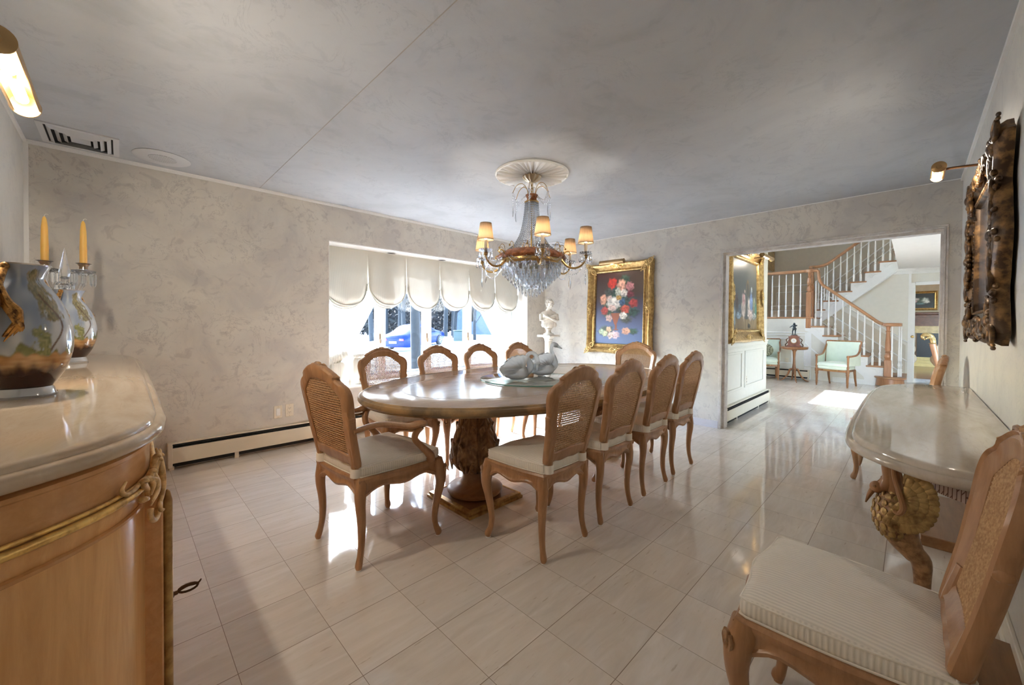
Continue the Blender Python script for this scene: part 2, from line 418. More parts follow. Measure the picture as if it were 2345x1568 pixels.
# ------------------------------------------------------------------ room shell
struct(MB().box(XL-.15, 12.2, -2.4, 3.75, -.1, 0), 'floor', M['floor'])
wb = MB()   # window wall with the alcove
wb.box(XL-.12, .651, YW, YW+.5, 0, H+.1); wb.box(3.661, XD+.12, YW, YW+.5, 0, H+.1)
wb.box(.651, 3.661, YW, YW+.5, 2.055, H+.1); wb.box(.651, 3.661, YW, YW+.5, 0, .50)
struct(wb, 'wall_back', M['wall'])
struct(MB().box(.652, 3.66, YW+.001, 3.62, 2.045, 2.0545).box(.652, .656, YW+.001, 3.62, .505, 2.05).box(3.656, 3.6605, YW+.001, 3.62, .505, 2.05).box(.652, 3.66, YW-.012, 3.62, .5005, .515), 'trim_1', M['white'])
struct(MB().box(XL-.12, XL, YR-.12, YW, 0, H+.1), 'wall_left', M['wall_light'])
struct(MB().box(XL, XD+.12, YR-.12, YR, 0, H+.1), 'wall_right', M['wall_light'])
JL, JR, HD = .560, -1.180, 2.045        # doorway clear opening
wf = MB().box(XD, XD+.125, JL, YW, 0, H+.1).box(XD, XD+.125, YR, JR, 0, H+.1).box(XD, XD+.125, JR, JL, HD, H+.1)
struct(wf, 'wall_front', M['wall'])
struct(MB().box(XL, XD+.1, YR, YW, H, H+.12), 'ceiling', M['ceiling'])
dt = MB()   # doorway casing
for y0, y1 in ((JL+.007, JL+.024), (JR-.024, JR-.007)): dt.box(XD-.012, XD, y0, y1, 0, HD+.007, ch=.003)
dt.box(XD-.012, XD, JR-.024, JL+.024, HD+.0075, HD+.024, ch=.003)
for y0, y1 in ((JL-.004, JL+.006), (JR-.006, JR+.004)): dt.box(XD-.016, XD+.03, y0, y1, 0, HD-.005)
dt.box(XD-.0165, XD+.03, JR-.004, JL+.006, HD-.004, HD+.006)
dt.box(XD+.03, XD+.14, JL-.03, JL-.001, 0, HD-.031).box(XD+.03, XD+.14, JR+.001, JR+.02, 0, HD-.031).box(XD+.03, XD+.14, JR, JL, HD-.03, HD-.001)
struct(dt, 'trim_2', M['trim'])
cm = MB()   # slim moulding under the ceiling and in the corners
cm.box(XL, XD, YW-.014, YW, H-.016, H).box(XL, XD, YW-.007, YW, H-.026, H-.016)
cm.box(XL, XL+.014, YR, YW, H-.02, H).box(XL, XD, YR, YR+.014, H-.022, H)
cm.box(XL, XL+.022, YW-.012, YW, 0, H-.02)
cm.box(XD-.006, XD, YR, YW, H-.006, H)
struct(cm, 'trim_3', M['white'])
struct(MB().box(.028, .032, YR, YW, H-.0012, H), 'trim_4', plain('paper_seam', (.40, .36, .32), .7))
struct(MB().box(XD-.014, XD, JL+.022, YW, 0, .085, ch=.003).box(XD-.018, XD, JL+.022, YW, 0, .02), 'baseboard_front', plain('grey_baseboard', (.60, .58, .60), .4, var=.02))
struct(MB().box(XL, XD, YR, YR+.014, 0, .10, ch=.003).box(XL, XD, YR, YR+.024, 0, .03, ch=.006), 'baseboard_right', M['cream'])
struct(MB().box(XL, XL+.014, YR, YW, 0, .10, ch=.003), 'baseboard_left', M['cream'])

def heater(name, L, lab, loc, rz):
    # local: back on y=0, body towards -y, runs 0..L on x
    t = thing(name, lab, 'heater', loc, rz)

    b = MB().box(0, L, -.012, 0, .03, .215)                                    # back plate
    b.box(0, L, -.045, 0, .207, .217).box(0, L, -.062, -.058, .055, .178).box(0, L, -.050, -.046, .186, .192)
    b.box(0, L, -.0635, -.060, .055, .068).box(0, L, -.0632, -.060, .150, .153)
    b.build('housing', M['heater'], t)
    MB().box(.004, L-.004, -.050, -.014, .06, .20).box(.004, L-.004, -.045, -.02, .022, .052).build('fins', M['dark'], t)
    for x in (0, L-.03): MB().box(x, x+.03, -.067, 0, .02, .219, ch=.004).build('end_cap', M['heater'], t)
    f = MB()
    k = 0.45
    while k < L: f.box(k, k+.03, -.05, -.01, 0, .05); k += 1.0
    f.box(.01, .04, -.05, -.01, 0, .03); f.box(L-.04, L-.01, -.05, -.01, 0, .03)
    f.build('foot', M['heater'], t)
    return t
heater('baseboard_heater', 4.55, 'long cream baseboard heater along the wall under the bay window', (-.62, YW, 0), 0)

def vent(name, lab, loc, rz, sx, sy, inner=3):
    t = thing(name, lab, 'vent', loc, rz)
    def ringbox(a, b, z0, z1, w):
        m_ = MB(); m_.box(-a, a, -b, -b+w, z0, z1); m_.box(-a, a, b-w, b, z0, z1); m_.box(-a, -a+w, -b+w, b-w, z0, z1); m_.box(a-w, a, -b+w, b-w, z0, z1); return m_
    ringbox(sx, sy, -.008, 0, .03).build('frame', M['white_metal'], t)
    MB().box(-sx+.03, sx-.03, -sy+.03, sy-.03, -.002, 0).build('backing', M['dark'], t)
    for k in range(inner):
        a, b = sx-.04-.033*k, sy-.04-.033*k
        m_ = MB()
        r0 = [(-a, -b, -.003), (a, -b, -.003), (a, b, -.003), (-a, b, -.003)]
        i_ = .02; r1 = [(-a+i_, -b+i_, -.018), (a-i_, -b+i_, -.018), (a-i_, b-i_, -.018), (-a+i_, b-i_, -.018)]
        r2 = [(x*1.0, y*1.0, z-.0015) for x, y, z in r1]; r3 = [(x, y, z-.0015) for x, y, z in r0]
        m_.loft([r0, r1, r2, r3], cyc=True); m_.build('louvre', M['white_metal'], t)
    a, b = sx-.04-.033*inner, sy-.04-.033*inner
    if a > .01 and b > .01: MB().box(-a, a, -b, b, -.012, -.004).build('centre_plate', M['white_metal'], t)
    return t
vent('ceiling_vent', 'white stepped square ceiling vent in the corner above the sideboard', (-1.07, 2.99, H), 0, .185, .20)
vent('ceiling_vent', 'white ceiling vent near the far corner, half hidden behind the chandelier', (3.84, 2.86, H), 0, .11, .11, 2)
sp = thing('ceiling_speaker', 'round flat white ceiling speaker beside the corner vent', 'speaker', (-.655, 2.99, H))
MB().lathe([(.001, 0), (.165, 0), (.168, -.004), (.160, -.008), (.085, -.009), (.083, -.007), (.001, -.007)], n=40).build('bezel', M['white_metal'], sp)
gr = MB().lathe([(.001, -.0075), (.08, -.0075), (.08, -.010), (.001, -.012)], n=32)
def grille_mat():
    t = NT('speaker_grille'); v = t.coord((1, 1, 0)); vo = t.n('ShaderNodeTexVoronoi'); vo.inputs['Scale'].default_value = 180; vo.inputs['Randomness'].default_value = 0
    t.l(v, vo.inputs['Vector']); t.set(Base_Color=t.ramp(vo.outputs['Distance'], [(.3, (.20, .20, .20)), (.42, (.66, .66, .66))]), Roughness=.5); return t.m
gr.build('grille', grille_mat(), sp)

# wall plates on the window wall
def plate(name, lab, cat, loc, rz, kind):
    t = thing(name, lab, cat, loc, rz)
    MB().box(-.036, .036, -.006, 0, -.06, .06, ch=.003).build('cover_plate', M['heater'], t)
    if kind == 'switch':
        MB().box(-.017, .017, -.010, -.005, -.034, .034, ch=.002).build('rocker', M['white'], t)
    else:
        MB().box(-.018, .018, -.009, -.005, -.038, .038, ch=.002).build('socket_face', M['heater'], t)
        s_ = MB()
        for z in (-.019, .019):
            s_.box(-.008, -.0055, -.0105, -.0085, z-.002, z+.007).box(.0055, .008, -.0105, -.0085, z-.002, z+.007).box(-.002, .002, -.0105, -.0085, z-.010, z-.006)
        s_.build('slots', M['dark'], t)
    MB().ell((0, -.0065, .049), .0025, 5).ell((0, -.0065, -.049), .0025, 5).build('screws', M['brass'], t)
    return t
plate('light_switch', 'cream wall plate with one white rocker switch, left of the wall socket', 'switch', (.182, YW, .348), 0, 'switch')
plate('wall_socket', 'cream double wall socket above the heater under the window wall', 'socket', (.281, YW, .352), 0, 'socket')

# ------------------------------------------------------------------ window
GY = 3.66
def sash(n, x0, x1, lab=None):
    w = thing('window_%d' % n, 'x', 'window'); 
    for k in ('label', 'category'): del w[k]
    w['kind'] = 'structure'
    z0, z1 = .515, 2.05
    f = MB().box(x0, x0+.045, GY-.05, GY+.06, z0, z1, ch=.006).box(x1-.045, x1, GY-.05, GY+.06, z0, z1, ch=.006)
    f.box(x0+.045, x1-.045, GY-.05, GY+.06, z0, z0+.05, ch=.006).box(x0+.045, x1-.045, GY-.05, GY+.06, z1-.05, z1, ch=.006)
    f.build('window_frame', M['sash'], w)
    g = MB()
    a, b = x0+.045, x1-.045
    g.box(a, a+.022, GY-.01, GY+.03, z0+.05, z1-.05).box(b-.022, b, GY-.01, GY+.03, z0+.05, z1-.05).box(a+.022, b-.022, GY-.01, GY+.03, z0+.05, z0+.075).box(a+.022, b-.022, GY-.01, GY+.03, z1-.075, z1-.05)
    g.build('sash', M['vinyl'], w)
    MB().box(a+.02, b-.02, GY+.008, GY+.012, z0+.07, z1-.07).build('pane', M['pane'], w)
    MB().box(b+.008, b+.020, GY-.065, GY-.05, 1.02-.05, 1.02+.05, ch=.004).ell((b+.014, GY-.07, .98), (.008, .012, .03), 6).build('window_latch', M['bronze'], w)
    return w
def pane_mat():
    t = NT('window_glass'); tr = t.n('ShaderNodeBsdfTransparent'); tr.inputs[0].default_value = (.95, .98, 1, 1)
    gl = t.n('ShaderNodeBsdfGlossy'); gl.inputs['Roughness'].default_value = 0.0
    fr = t.n('ShaderNodeFresnel'); fr.inputs[0].default_value = 1.45; bf_ = t.n('ShaderNodeNewGeometry')
    mx = t.n('ShaderNodeMixShader'); t.l(t.math('MULTIPLY', fr.outputs[0], t.math('SUBTRACT', 1, bf_.outputs['Backfacing'])), mx.inputs[0]); t.l(tr.outputs[0], mx.inputs[1]); t.l(gl.outputs[0], mx.inputs[2]); t.l(mx.outputs[0], t.out.inputs[0]); return t.m
M['pane'] = pane_mat()
for n_, (a, b) in enumerate(((.66, 1.415), (1.415, 2.085), (2.085, 2.785), (2.785, 3.655))): sash(n_+1, a, b)
for k, x in enumerate((1.437, 2.165, 2.885)):
    t = thing('recessed_light', ('leftmost', 'middle', 'rightmost')[k]+' of the three unlit recessed lights over the bay window', 'recessed light', (x, 3.42, 2.045))
    t['group'] = 'recessed lights in the window alcove'
    MB().lathe([(.050, 0), (.055, -.004), (.045, -.005), (.042, 0)], n=24).build('trim_ring', M['white_metal'], t)
    MB().lathe([(.001, 0), (.043, 0), (.043, -.002), (.001, -.002)], n=20).build('dark_lens', M['black'], t)

# balloon shades: six scallops
bs = thing('balloon_shade', 'striped cream balloon shade with six scallops across the top of the bay window', 'window shade', (0, 3.5, 0))
edges = [.66, 1.169, 1.669, 2.172, 2.67, 3.163, 3.652]
for k in range(6):
    x0, x1 = edges[k], edges[k+1]; w = x1-x0; rnd = random.Random(k)
    jz = rnd.uniform(-.015, .015)
    def fn(u, v, x0=x0, w=w, jz=jz, rnd=rnd):
        a = (u-.5)*2
        depth = (.40+.25*sqrt(max(0, 1-abs(a)**2.2)))+jz       # drop below 2.04
        z = 2.045-v*depth
        bulge = (1-abs(a)**2.4)
        y = -.015-.105*bulge*sm(v, .0, .9)-.02*v
        curl = sm(v, .88, 1.0)
        y += curl*.055*bulge
        ripple = .006*sin(u*19+k*2+v*3)*v
        pinch = 1.0-.03*v
        return (x0+w*.5+w*.5*a*pinch*1.0+ (.0), y+ripple, z)
    s_ = MB().grid(fn, 28, 22).build('scallop', M['shadecloth'], bs, sharp=180, recalc=False)
    def fn2(u, v, x0=x0, w=w, jz=jz):                           # gathered hem folded up under the scallop
        a = (u-.5)*2
        zz = 2.045-((.40+.25*sqrt(max(0, 1-abs(a)**2.2)))+jz)
        fold = .012*sin(v*pi*5+u*4)
        return (x0+w*.5+w*.47*a, -.015-.07*(1-abs(a)**2.4)*(1-v)-.03+fold+.03*v, zz+.02-.055*v*(1.1-.5*u)*(1-abs(a)**6))
    MB().grid(fn2, 28, 14).build('gathered_hem', M['shadecloth'], s_, sharp=180, recalc=False)
    if k:                                                       # narrow pleat between two scallops
        MB().grid(lambda u, v, x0=x0: (x0+(u-.5)*(.03+.07*v), .012-.014*sin(u*pi), 2.045-v*.47), 4, 10).build('pleat', M['shadecloth'], s_, sharp=180, recalc=False)
MB().box(.66, 3.652, .005, .03, 2.025, 2.044).build('head_rail', M['sash'], bs)

def lace(lab, xo, xi, zt, zb, tiex, s):
    # outer edge stays at xo, inner edge swoops from xi at the top to tiex at the tie
    def fn(u, v):
        e = sm(v, 0, 1)**.8
        inner = xi+(tiex-xi)*(v**1.25)
        x = xo+(inner-xo)*u
        fold = .022*sin(u*34+v*2)*(1-.45*v)+.008*sin(u*71)
        return (x, 3.575+fold-.02*v*u, zt+(zb-zt)*v)
    o = MB().grid(fn, 90, 30).build('lace_curtain', M['lace'], None, sharp=180, recalc=False)
    tag(o, lab, 'curtain', 'lace curtains at the bay window'); return o
lace('white lace curtain swept to the left side of the bay window', .665, 1.52, 1.98, .78, .93, 1)
lace('white lace curtain swept to the right side of the bay window', 3.645, 2.66, 1.98, .78, 3.36, -1)

def pouf(lab, loc, w, h, rollw, tassel, lean=0, roll=True):
    t = thing('silk_pouf', lab, 'curtain pouf', loc, 0, 'striped silk poufs at the foot of the curtains')
    prof = [(0, 0), (w*.42, .005), (w*.5, h*.15), (w*.52, h*.5), (w*.5, h*.85), (w*.42, h*.97), (w*.2, h*1.01), (0, h)]
    MB().lathe(prof, n=36, wob=lambda th, z, r: .006*sin(th*9)*(1 if r > w*.3 else .4)).tr(Matrix.Diagonal((1, .72, 1, 1))).build('pouf_body', M['puff'], t)
    if roll:
        p = [(-rollw*.5, -.05, h+.00), (-rollw*.2, -.03, h+.025), (rollw*.1, 0, h+.05), (rollw*.45, .03, h+.085)]
        pp = catmull(p, 8); rad = [.052+.009*sin(i*1.9)+.004*sin(i*4.1) for i in range(len(pp))]
        rad[0] = .03; rad[-1] = .035
        MB().tube(pp, rad, 16).build('gathered_roll', M['puff'], t)
    else:
        MB().ell((0, 0, h+.015), (w*.5, w*.36, .045), 12).build('gathered_roll', M['puff'], t)
    if tassel:
        c = MB().tube(catmull([(w*.5+.02, -.08, h*.95), (w*.5+.025, -.085, h*.55), (w*.5+.02, -.09, h*.3)], 6), .004, 6).build('cord', M['piping'], t)
        MB().lathe([(.004, .0), (.012, -.01), (.010, -.02), (.015, -.03), (.018, -.10), (.002, -.10)], c=(w*.5+.02, -.09, h*.3), n=12).build('tassel', M['piping'], c)
    return t
pouf('striped silk pouf with a rolled top at the left end of the window ledge', (.775, 3.43, .515), .22, .26, .30, True)
pouf('flat topped striped silk pouf beside the rolled one at the left of the window ledge', (1.06, 3.43, .515), .22, .30, .2, False, roll=False)
pouf('striped silk pouf with a loose gathered top at the right end of the window ledge', (3.42, 3.42, .515), .36, .25, .34, False, roll=False)

# ------------------------------------------------------------------ dining chairs
BK = {  # half outlines of the back (x, z) from the bottom centre to the crest, and the cane opening
 'side': dict(out=[(0, .502), (.06, .497), (.11, .505), (.165, .495), (.178, .53), (.186, .60), (.198, .68), (.207, .73), (.211, .745), (.208, .765), (.220, .82), (.222, .855), (.212, .885), (.190, .905), (.160, .918), (.148, .930), (.150, .942), (.125, .955), (.080, .975), (.045, .984), (0, .990)],
              inn=[(0, .563), (.06, .560), (.128, .556), (.136, .60), (.148, .68), (.157, .75), (.163, .81), (.160, .842), (.115, .880), (.080, .905), (.045, .915), (0, .917)]),
 'arm': dict(out=[(0, .505), (.08, .500), (.14, .508), (.205, .498), (.214, .53), (.220, .60), (.228, .68), (.236, .73), (.240, .745), (.237, .765), (.248, .82), (.250, .860), (.240, .890), (.215, .910), (.180, .925), (.166, .938), (.168, .950), (.140, .965), (.09, .985), (.05, .995), (0, 1.003)],
              inn=[(0, .566), (.08, .563), (.158, .559), (.164, .60), (.173, .68), (.181, .75), (.187, .815), (.183, .848), (.135, .888), (.095, .915), (.055, .926), (0, .929)])}
def lean(x, z, y0, hw): return y0-.002-(z-.45)*.185-.016*(1-(x/hw)**2)*sm(z, .5, .7)
def make_chair(kind, name, label, cat='chair', flatarm=False):
    arm = kind == 'arm'
    WR, WF, YR_, YF = (.185, .222, -.205, .185) if not arm else (.222, .262, -.235, .235)
    t = thing(name, label, cat)
    B = BK[kind]; hw = .25 if arm else .222; yb = YR_+.01
    # back frame
    N = 150
    def full(h):
        c = catmull([(x, z, 0) for x, z in h], 4); L = c+[Vector((-p.x, p.y, 0)) for p in reversed(c[1:-1])]
        return resample(L, N)
    O, I = full(B['out']), full(B['inn'])
    th = .015
    def P(p, dy, q=None, f=0):
        if q is not None: p = p.lerp(q, f)
        return (p.x, lean(p.x, p.y, yb, hw)+dy, p.y)
    secs = [[P(o, -th*.6, i, .0) for o, i in zip(O, I)], [P(o, -th, i, .14) for o, i in zip(O, I)], [P(o, -th, i, .9) for o, i in zip(O, I)],
            [P(o, -th*.7, i, 1) for o, i in zip(O, I)], [P(o, th*.4, i, 1) for o, i in zip(O, I)], [P(o, th*.7, i, .85) for o, i in zip(O, I)],
            [P(o, th*.9, i, .55) for o, i in zip(O, I)], [P(o, th*1.25, i, .35) for o, i in zip(O, I)], [P(o, th*1.0, i, .22) for o, i in zip(O, I)],
            [P(o, th*1.5, i, .12) for o, i in zip(O, I)], [P(o, th*1.1, i, .0) for o, i in zip(O, I)], [P(o, 0, i, -.05) for o, i in zip(O, I)]]
    b = MB().loft(secs, cyc=True)
    for s in (-1, 1):       # uprights down to the seat
        x0 = B['out'][3][0]-.022
        b.tube([(s*x0, YR_+.012, .40), (s*x0, lean(x0, .46, yb, hw), .46), (s*(x0+.001), lean(x0, .52, yb, hw), .52), (s*(x0+.006), lean(x0, .60, yb, hw), .60)], [.021, .021, .021, .017], 10)
    bf = b.build('back_frame', M['chairwood'], t, sharp=35)
    c = MB()                # crest carving and shoulder scrolls
    zt = B['out'][-1][1]
    for k in range(-4, 5):
        a = abs(k)/4; x = k*.013*(1+.2*a)
        c.ell((x, lean(x, zt, yb, hw)+.010-.004*a, zt-.004-.010*a+.003*(k % 2)), (.010-.003*a, .014, .014-.006*a), 6, Matrix.Rotation(-k*.25, 4, 'Y'))
    for s in (-1, 1):
        c.tube(catmull([(s*.006, lean(0, zt, yb, hw)+.014, zt-.012), (s*.045, lean(.04, zt, yb, hw)+.020, zt-.006), (s*.075, lean(.07, zt, yb, hw)+.018, zt-.02), (s*.076, lean(.09, zt, yb, hw)+.016, zt-.016)], 4), [.006, .007, .005, .003], 6)
        xs, zs = B['out'][15]; MB().ell((s*(xs-.002), lean(xs, zs, yb, hw)+.004, zs+.006), (.012, .018, .009), 7).build('shoulder_scroll', M['chairwood'], bf)
        xs, zs = B['out'][8]; MB().ell((s*(xs-.003), lean(xs, zs, yb, hw)+.002, zs), (.007, .017, .012), 7).build('stile_scroll', M['chairwood'], bf)
    c.build('crest_carving', M['carvewood'], bf)
    # cane: two woven layers
    half = sorted([(z, x) for x, z in B['inn'] if x > 0], key=lambda q: q[0])
    zmin, zmax = B['inn'][0][1], B['inn'][-1][1]
    wz = [(z, x) for x, z in B['inn'][2:]]
    xt = [(x, z) for x, z in reversed(B['inn'][6:])]
    cn = MB(); pitch, sw = .0122, .0022
    for dy in (.003, -.005):
        k = 0; z = zmin+.004
        while z < zmax-.002:
            w = interp(z, wz)+.012
            nseg = 4; pts = [(-w+2*w*i/nseg) for i in range(nseg+1)]
            ring = [[(x, lean(x, z-sw, yb, hw)+dy, z-sw), (x, lean(x, z, yb, hw)+dy+.0016, z), (x, lean(x, z+sw, yb, hw)+dy, z+sw), (x, lean(x, z, yb, hw)+dy-.0012, z)] for x in pts]
            cn.loft(ring, caps=False); z += pitch
        x = -.2
        while x < .2:
            if abs(x) < B['inn'][6][0]+.008:
                zt_ = interp(abs(x), xt)+.014; zb_ = zmin-.006
                if abs(x) > B['inn'][2][0]: zb_ = interp(abs(x), [(q[0], q[1]) for q in B['inn'][2:7]])-.01
                ring = [[(x-sw, lean(x, z_, yb, hw)+dy, z_), (x, lean(x, z_, yb, hw)+dy+.0026, z_), (x+sw, lean(x, z_, yb, hw)+dy, z_), (x, lean(x, z_, yb, hw)+dy-.002, z_)] for z_ in (zb_, zt_)]
                cn.loft(ring, caps=False)
            x += pitch
    cn.build('cane_panel', M['cane'], t, sharp=20, recalc=False)
    # seat rail
    def side(a, b_, bow, n=16):
        a, b_ = Vector(a), Vector(b_); d = (b_-a); nrm = Vector((d.y, -d.x, 0)).normalized(); return [a+d*(i/n)+nrm*bow(i/n) for i in range(n)]
    serp = lambda k: (lambda u: k*(sin(pi*u)**1.5)+.004*sin(2*pi*u)*0)
    out = side((-WR, YR_, 0), (WR, YR_, 0), serp(.006))+side((WR, YR_, 0), (WF, YF, 0), serp(.010))+side((WF, YF, 0), (-WF, YF, 0), lambda u: .022*sin(pi*u)-.010*abs(sin(2*pi*u)))+side((-WF, YF, 0), (-WR, YR_, 0), serp(.010))
    n = len(out); ctr = Vector((0, 0, 0))
    def zb(i):
        u = (i % 16)/16; return .345+.045*sm(sin(pi*u), 0, .75)-.022*exp(-((u-.5)/.16)**2)
    def off(p, d): 
        q = Vector((p.x, p.y, 0)); r = q.normalized(); return q+r*d
    secs = [[(*off(p, .004).xy, zb(i)) for i, p in enumerate(out)], [(*off(p, .010).xy, zb(i)+.012) for i, p in enumerate(out)], [(*off(p, .003).xy, zb(i)+.020) for i, p in enumerate(out)],
            [(*off(p, .001).xy, .415) for p in out], [(*off(p, .010).xy, .428) for p in out], [(*off(p, .012).xy, .440) for p in out], [(*off(p, .004).xy, .449) for p in out],
            [(*off(p, -.05).xy, .449) for p in out], [(*off(p, -.03).xy, .40) for p in out], [(*off(p, -.022).xy, zb(i)) for i, p in enumerate(out)]]
    MB().loft(secs, cyc=True).build('seat_rail', M['chairwood'], t)
    # legs
    for s in (-1, 1):
        for y, wx, d, fr in ((YF, WF, (s*.68, .73), 1), (YR_, WR, (s*.40, -.92), 0)):
            if fr: of = [(.44, -.004), (.40, .004), (.36, .014), (.31, .016), (.25, .006), (.18, -.008), (.11, -.016), (.06, -.010), (.032, .002), (.020, .006), (.008, .004), (0, .004)]; rr = [.030, .034, .034, .028, .023, .0195, .0165, .0155, .019, .0195, .014, .012]
            else: of = [(.44, -.004), (.40, -.002), (.36, .003), (.31, .003), (.25, -.004), (.18, -.008), (.11, -.005), (.06, .004), (.032, .012), (.020, .015), (.008, .014), (0, .014)]; rr = [.026, .028, .028, .025, .022, .019, .0165, .0155, .0175, .0175, .014, .012]
            path = [(s*(wx-.012)+d[0]*o, y-(.012 if fr else -.012)+d[1]*o, z) for z, o in of]
            pp = catmull(path, 3); 
            L = MB().tube(pp, rr, 12, up=(d[0], d[1], 0))
            g = L.build('leg', M['chairwood'], t)
            if fr:
                k = MB()
                cx, cy = s*(wx-.012)+d[0]*.040, y-.012+d[1]*.040
                k.ell((cx, cy, .395), (.012, .012, .016), 6).ell((cx+d[0]*.002, cy, .372), (.009, .009, .012), 6)
                for q in (-1, 1): k.tube(catmull([(cx+q*d[1]*.012, cy-q*d[0]*.012, .405), (cx+q*d[1]*.018, cy-q*d[0]*.018, .385), (cx+q*d[1]*.008, cy-q*d[0]*.008, .350), (cx-d[0]*.004, cy-d[1]*.004, .318)], 3), [.005, .006, .004, .002], 6)
                k.build('knee_carving', M['carvewood'], g)
            MB().lathe([(.001, 0), (.014, 0), (.014, .006), (.001, .006)], c=(path[-1][0], path[-1][1], 0), n=12).build('glide', M['white'], g)
    # cushion
    no = resample([Vector(p) for p in out], 64)
    def cr(sc, z, puff=0): return [(p.x*sc, p.y*sc+(-.0), z) for p in no]
    q = MB().disc([cr(.90, .448), cr(.965, .450), cr(.985, .462), cr(.985, .484), cr(.968, .496), cr(.9, .503), cr(.75, .509), cr(.5, .513), cr(.25, .514)], (0, 0, .514))
    q.v = [(x, min(y, 9), z+.0015*sin(x*60+y*25)*(z > .49)) for x, y, z in q.v]
    cu = q.build('seat_cushion', M['cushion'], t, sharp=70)
    pi_ = MB()
    for sc, z in ((.975, .4945), (.982, .452)): pi_.tube([(p.x*sc, p.y*sc, z) for p in no], .0032, 6, cyc=True)
    pi_.build('piping', M['piping'], cu)
    for s in (-1, 1):
        x0 = B['out'][3][0]-.022
        MB().loft([[(s*x0+cos(a)*.031, YR_+.006+sin(a)*.031, z) for a in [2*pi*k/12 for k in range(12)]] for z in (.449, .452, .488, .492)]).build('tie', M['piping'], cu)
    if arm:
        for s in (-1, 1):
            xb = .232; 
            pth = catmull([(s*(xb-.008), lean(.2, .68, yb, hw)+.004, .685), (s*(xb+.006), -.17, .700), (s*(xb+.026), -.08, .690), (s*(xb+.046), .01, .668), (s*(xb+.052), .07, .672), (s*(xb+.046), .095, .668), (s*(xb+.040), .098, .652)], 6)
            a = MB().tube(pth, [.016, .018, .020, .021, .024, .024, .014], 12, flat=(.75, 1.25), up=(0, 0, 1)).build('armrest', M['chairwood'], t)
            MB().ell((s*(xb+.046), .098, .662), (.020, .016, .018), 8).tube(catmull([(s*(xb+.028), .0, .648), (s*(xb+.034), .04, .642), (s*(xb+.036), .075, .650)], 4), [.004, .009, .004], 6).build('scroll_carving', M['carvewood'], a)
            sp_ = catmull([(s*(WF-.006), .165, .445), (s*(WF+.000), .160, .475), (s*(xb+.012), .115, .53), (s*(xb+.014), .070, .58), (s*(xb+.028), .068, .62), (s*(xb+.045), .085, .652)], 6)
            MB().tube(sp_, [.026, .024, .018, .017, .018, .020], 10, up=(1, 0, 0)).build('arm_support', M['chairwood'], t)
    return t
def cane_mat():
    t = NT('natural_cane'); c = t.ramp(t.noise(t.coord(), 120, 3), [(.35, (.42, .24, .11)), (.65, (.62, .40, .21))]); t.set(Base_Color=c, Roughness=.5); return t.m
M['cane'] = cane_mat()
G_W = 'side chairs on the window side of the dining table'; G_N = 'side chairs on the near side of the dining table'
c0 = make_chair('side', 'dining_chair', 'x')
ords = ['leftmost', 'second from left', 'third from left', 'rightmost']
for k, (x, y, r) in enumerate([(.800, .497, 0), (1.337, .510, 0), (1.895, .520, .01), (2.440, .540, -.01)]):
    o = c0 if k == 0 else dup(c0, (x, y, 0), r)
    o.location = (x, y, 0); o.rotation_euler.z = r; o['group'] = G_N
    o['label'] = 'cane-back dining chair, %s of the four on the near side of the table' % ords[k]
for k, (x, r) in enumerate([(.715, .02), (1.268, 0), (1.795, -.01), (2.375, -.02)]):
    dup(c0, (x, 1.905, 0), pi+r, 'cane-back dining chair, %s of four on the window side of the table' % ords[k], G_W)
dup(c0, (.475, -.872, 0), 0, 'large foreground cane-back chair with striped cushion against the right wall', 'side chairs flanking the wall console')
dup(c0, (3.42, -.865, 0), 0, 'cane-back chair beyond the swan console, mostly hidden by its marble top', 'side chairs flanking the wall console')
a0 = make_chair('arm', 'armchair', 'cane-back armchair at the near left end of the dining table, back to us')
a0.location = (.147, 1.118, 0); a0.rotation_euler.z = -pi/2+.095; a0['group'] = 'armchairs at the ends of the dining table'
dup(a0, (3.02, 1.235, 0), pi/2, 'cane-back armchair at the far end of the dining table, below the flower painting')

# ------------------------------------------------------------------ dining table
TC = Vector((1.62, 1.225, 0)); TA, TB = 1.485, .90
dtb = thing('dining_table', 'long oval dining table with a washed wood top on two carved pedestals', 'dining table', TC)
def sel(a, b, z, n=96, e=2.12):
    r = []
    for k in range(n):
        th = 2*pi*k/n; c, s_ = cos(th), sin(th)
        r.append((a*abs(c)**(2/e)*(1 if c >= 0 else -1), b*abs(s_)**(2/e)*(1 if s_ >= 0 else -1), z))
    return r
def ring_off(d, z): return sel(TA-d, TB-d, z)
MB().disc([ring_off(.030, .748), ring_off(.034, .750), ring_off(.3, .750), ring_off(.6, .750)], (0, 0, .750)).build('tabletop', M['tabletop'], dtb)
MB().loft([ring_off(.28, .7503), ring_off(.28, .7508), ring_off(.287, .7508), ring_off(.287, .7503)], cyc=True).build('inlay_line', M['inlay'], dtb)
MB().loft([ring_off(.032, .742), ring_off(.030, .751), ring_off(.022, .752), ring_off(.016, .748), ring_off(.012, .742), ring_off(.004, .738), ring_off(0, .728), ring_off(0, .716), ring_off(.006, .706), ring_off(.016, .702), ring_off(.018, .694), ring_off(.06, .694), ring_off(.06, .742)], cyc=True).build('moulded_edge', M['tableedge'], dtb)
MB().loft([ring_off(.06, .700), ring_off(.45, .700), ring_off(.45, .742), ring_off(.06, .742)], cyc=True).box(-.95, .95, -.12, .12, .655, .70, ch=.01).build('underframe', M['pedplain'], dtb)
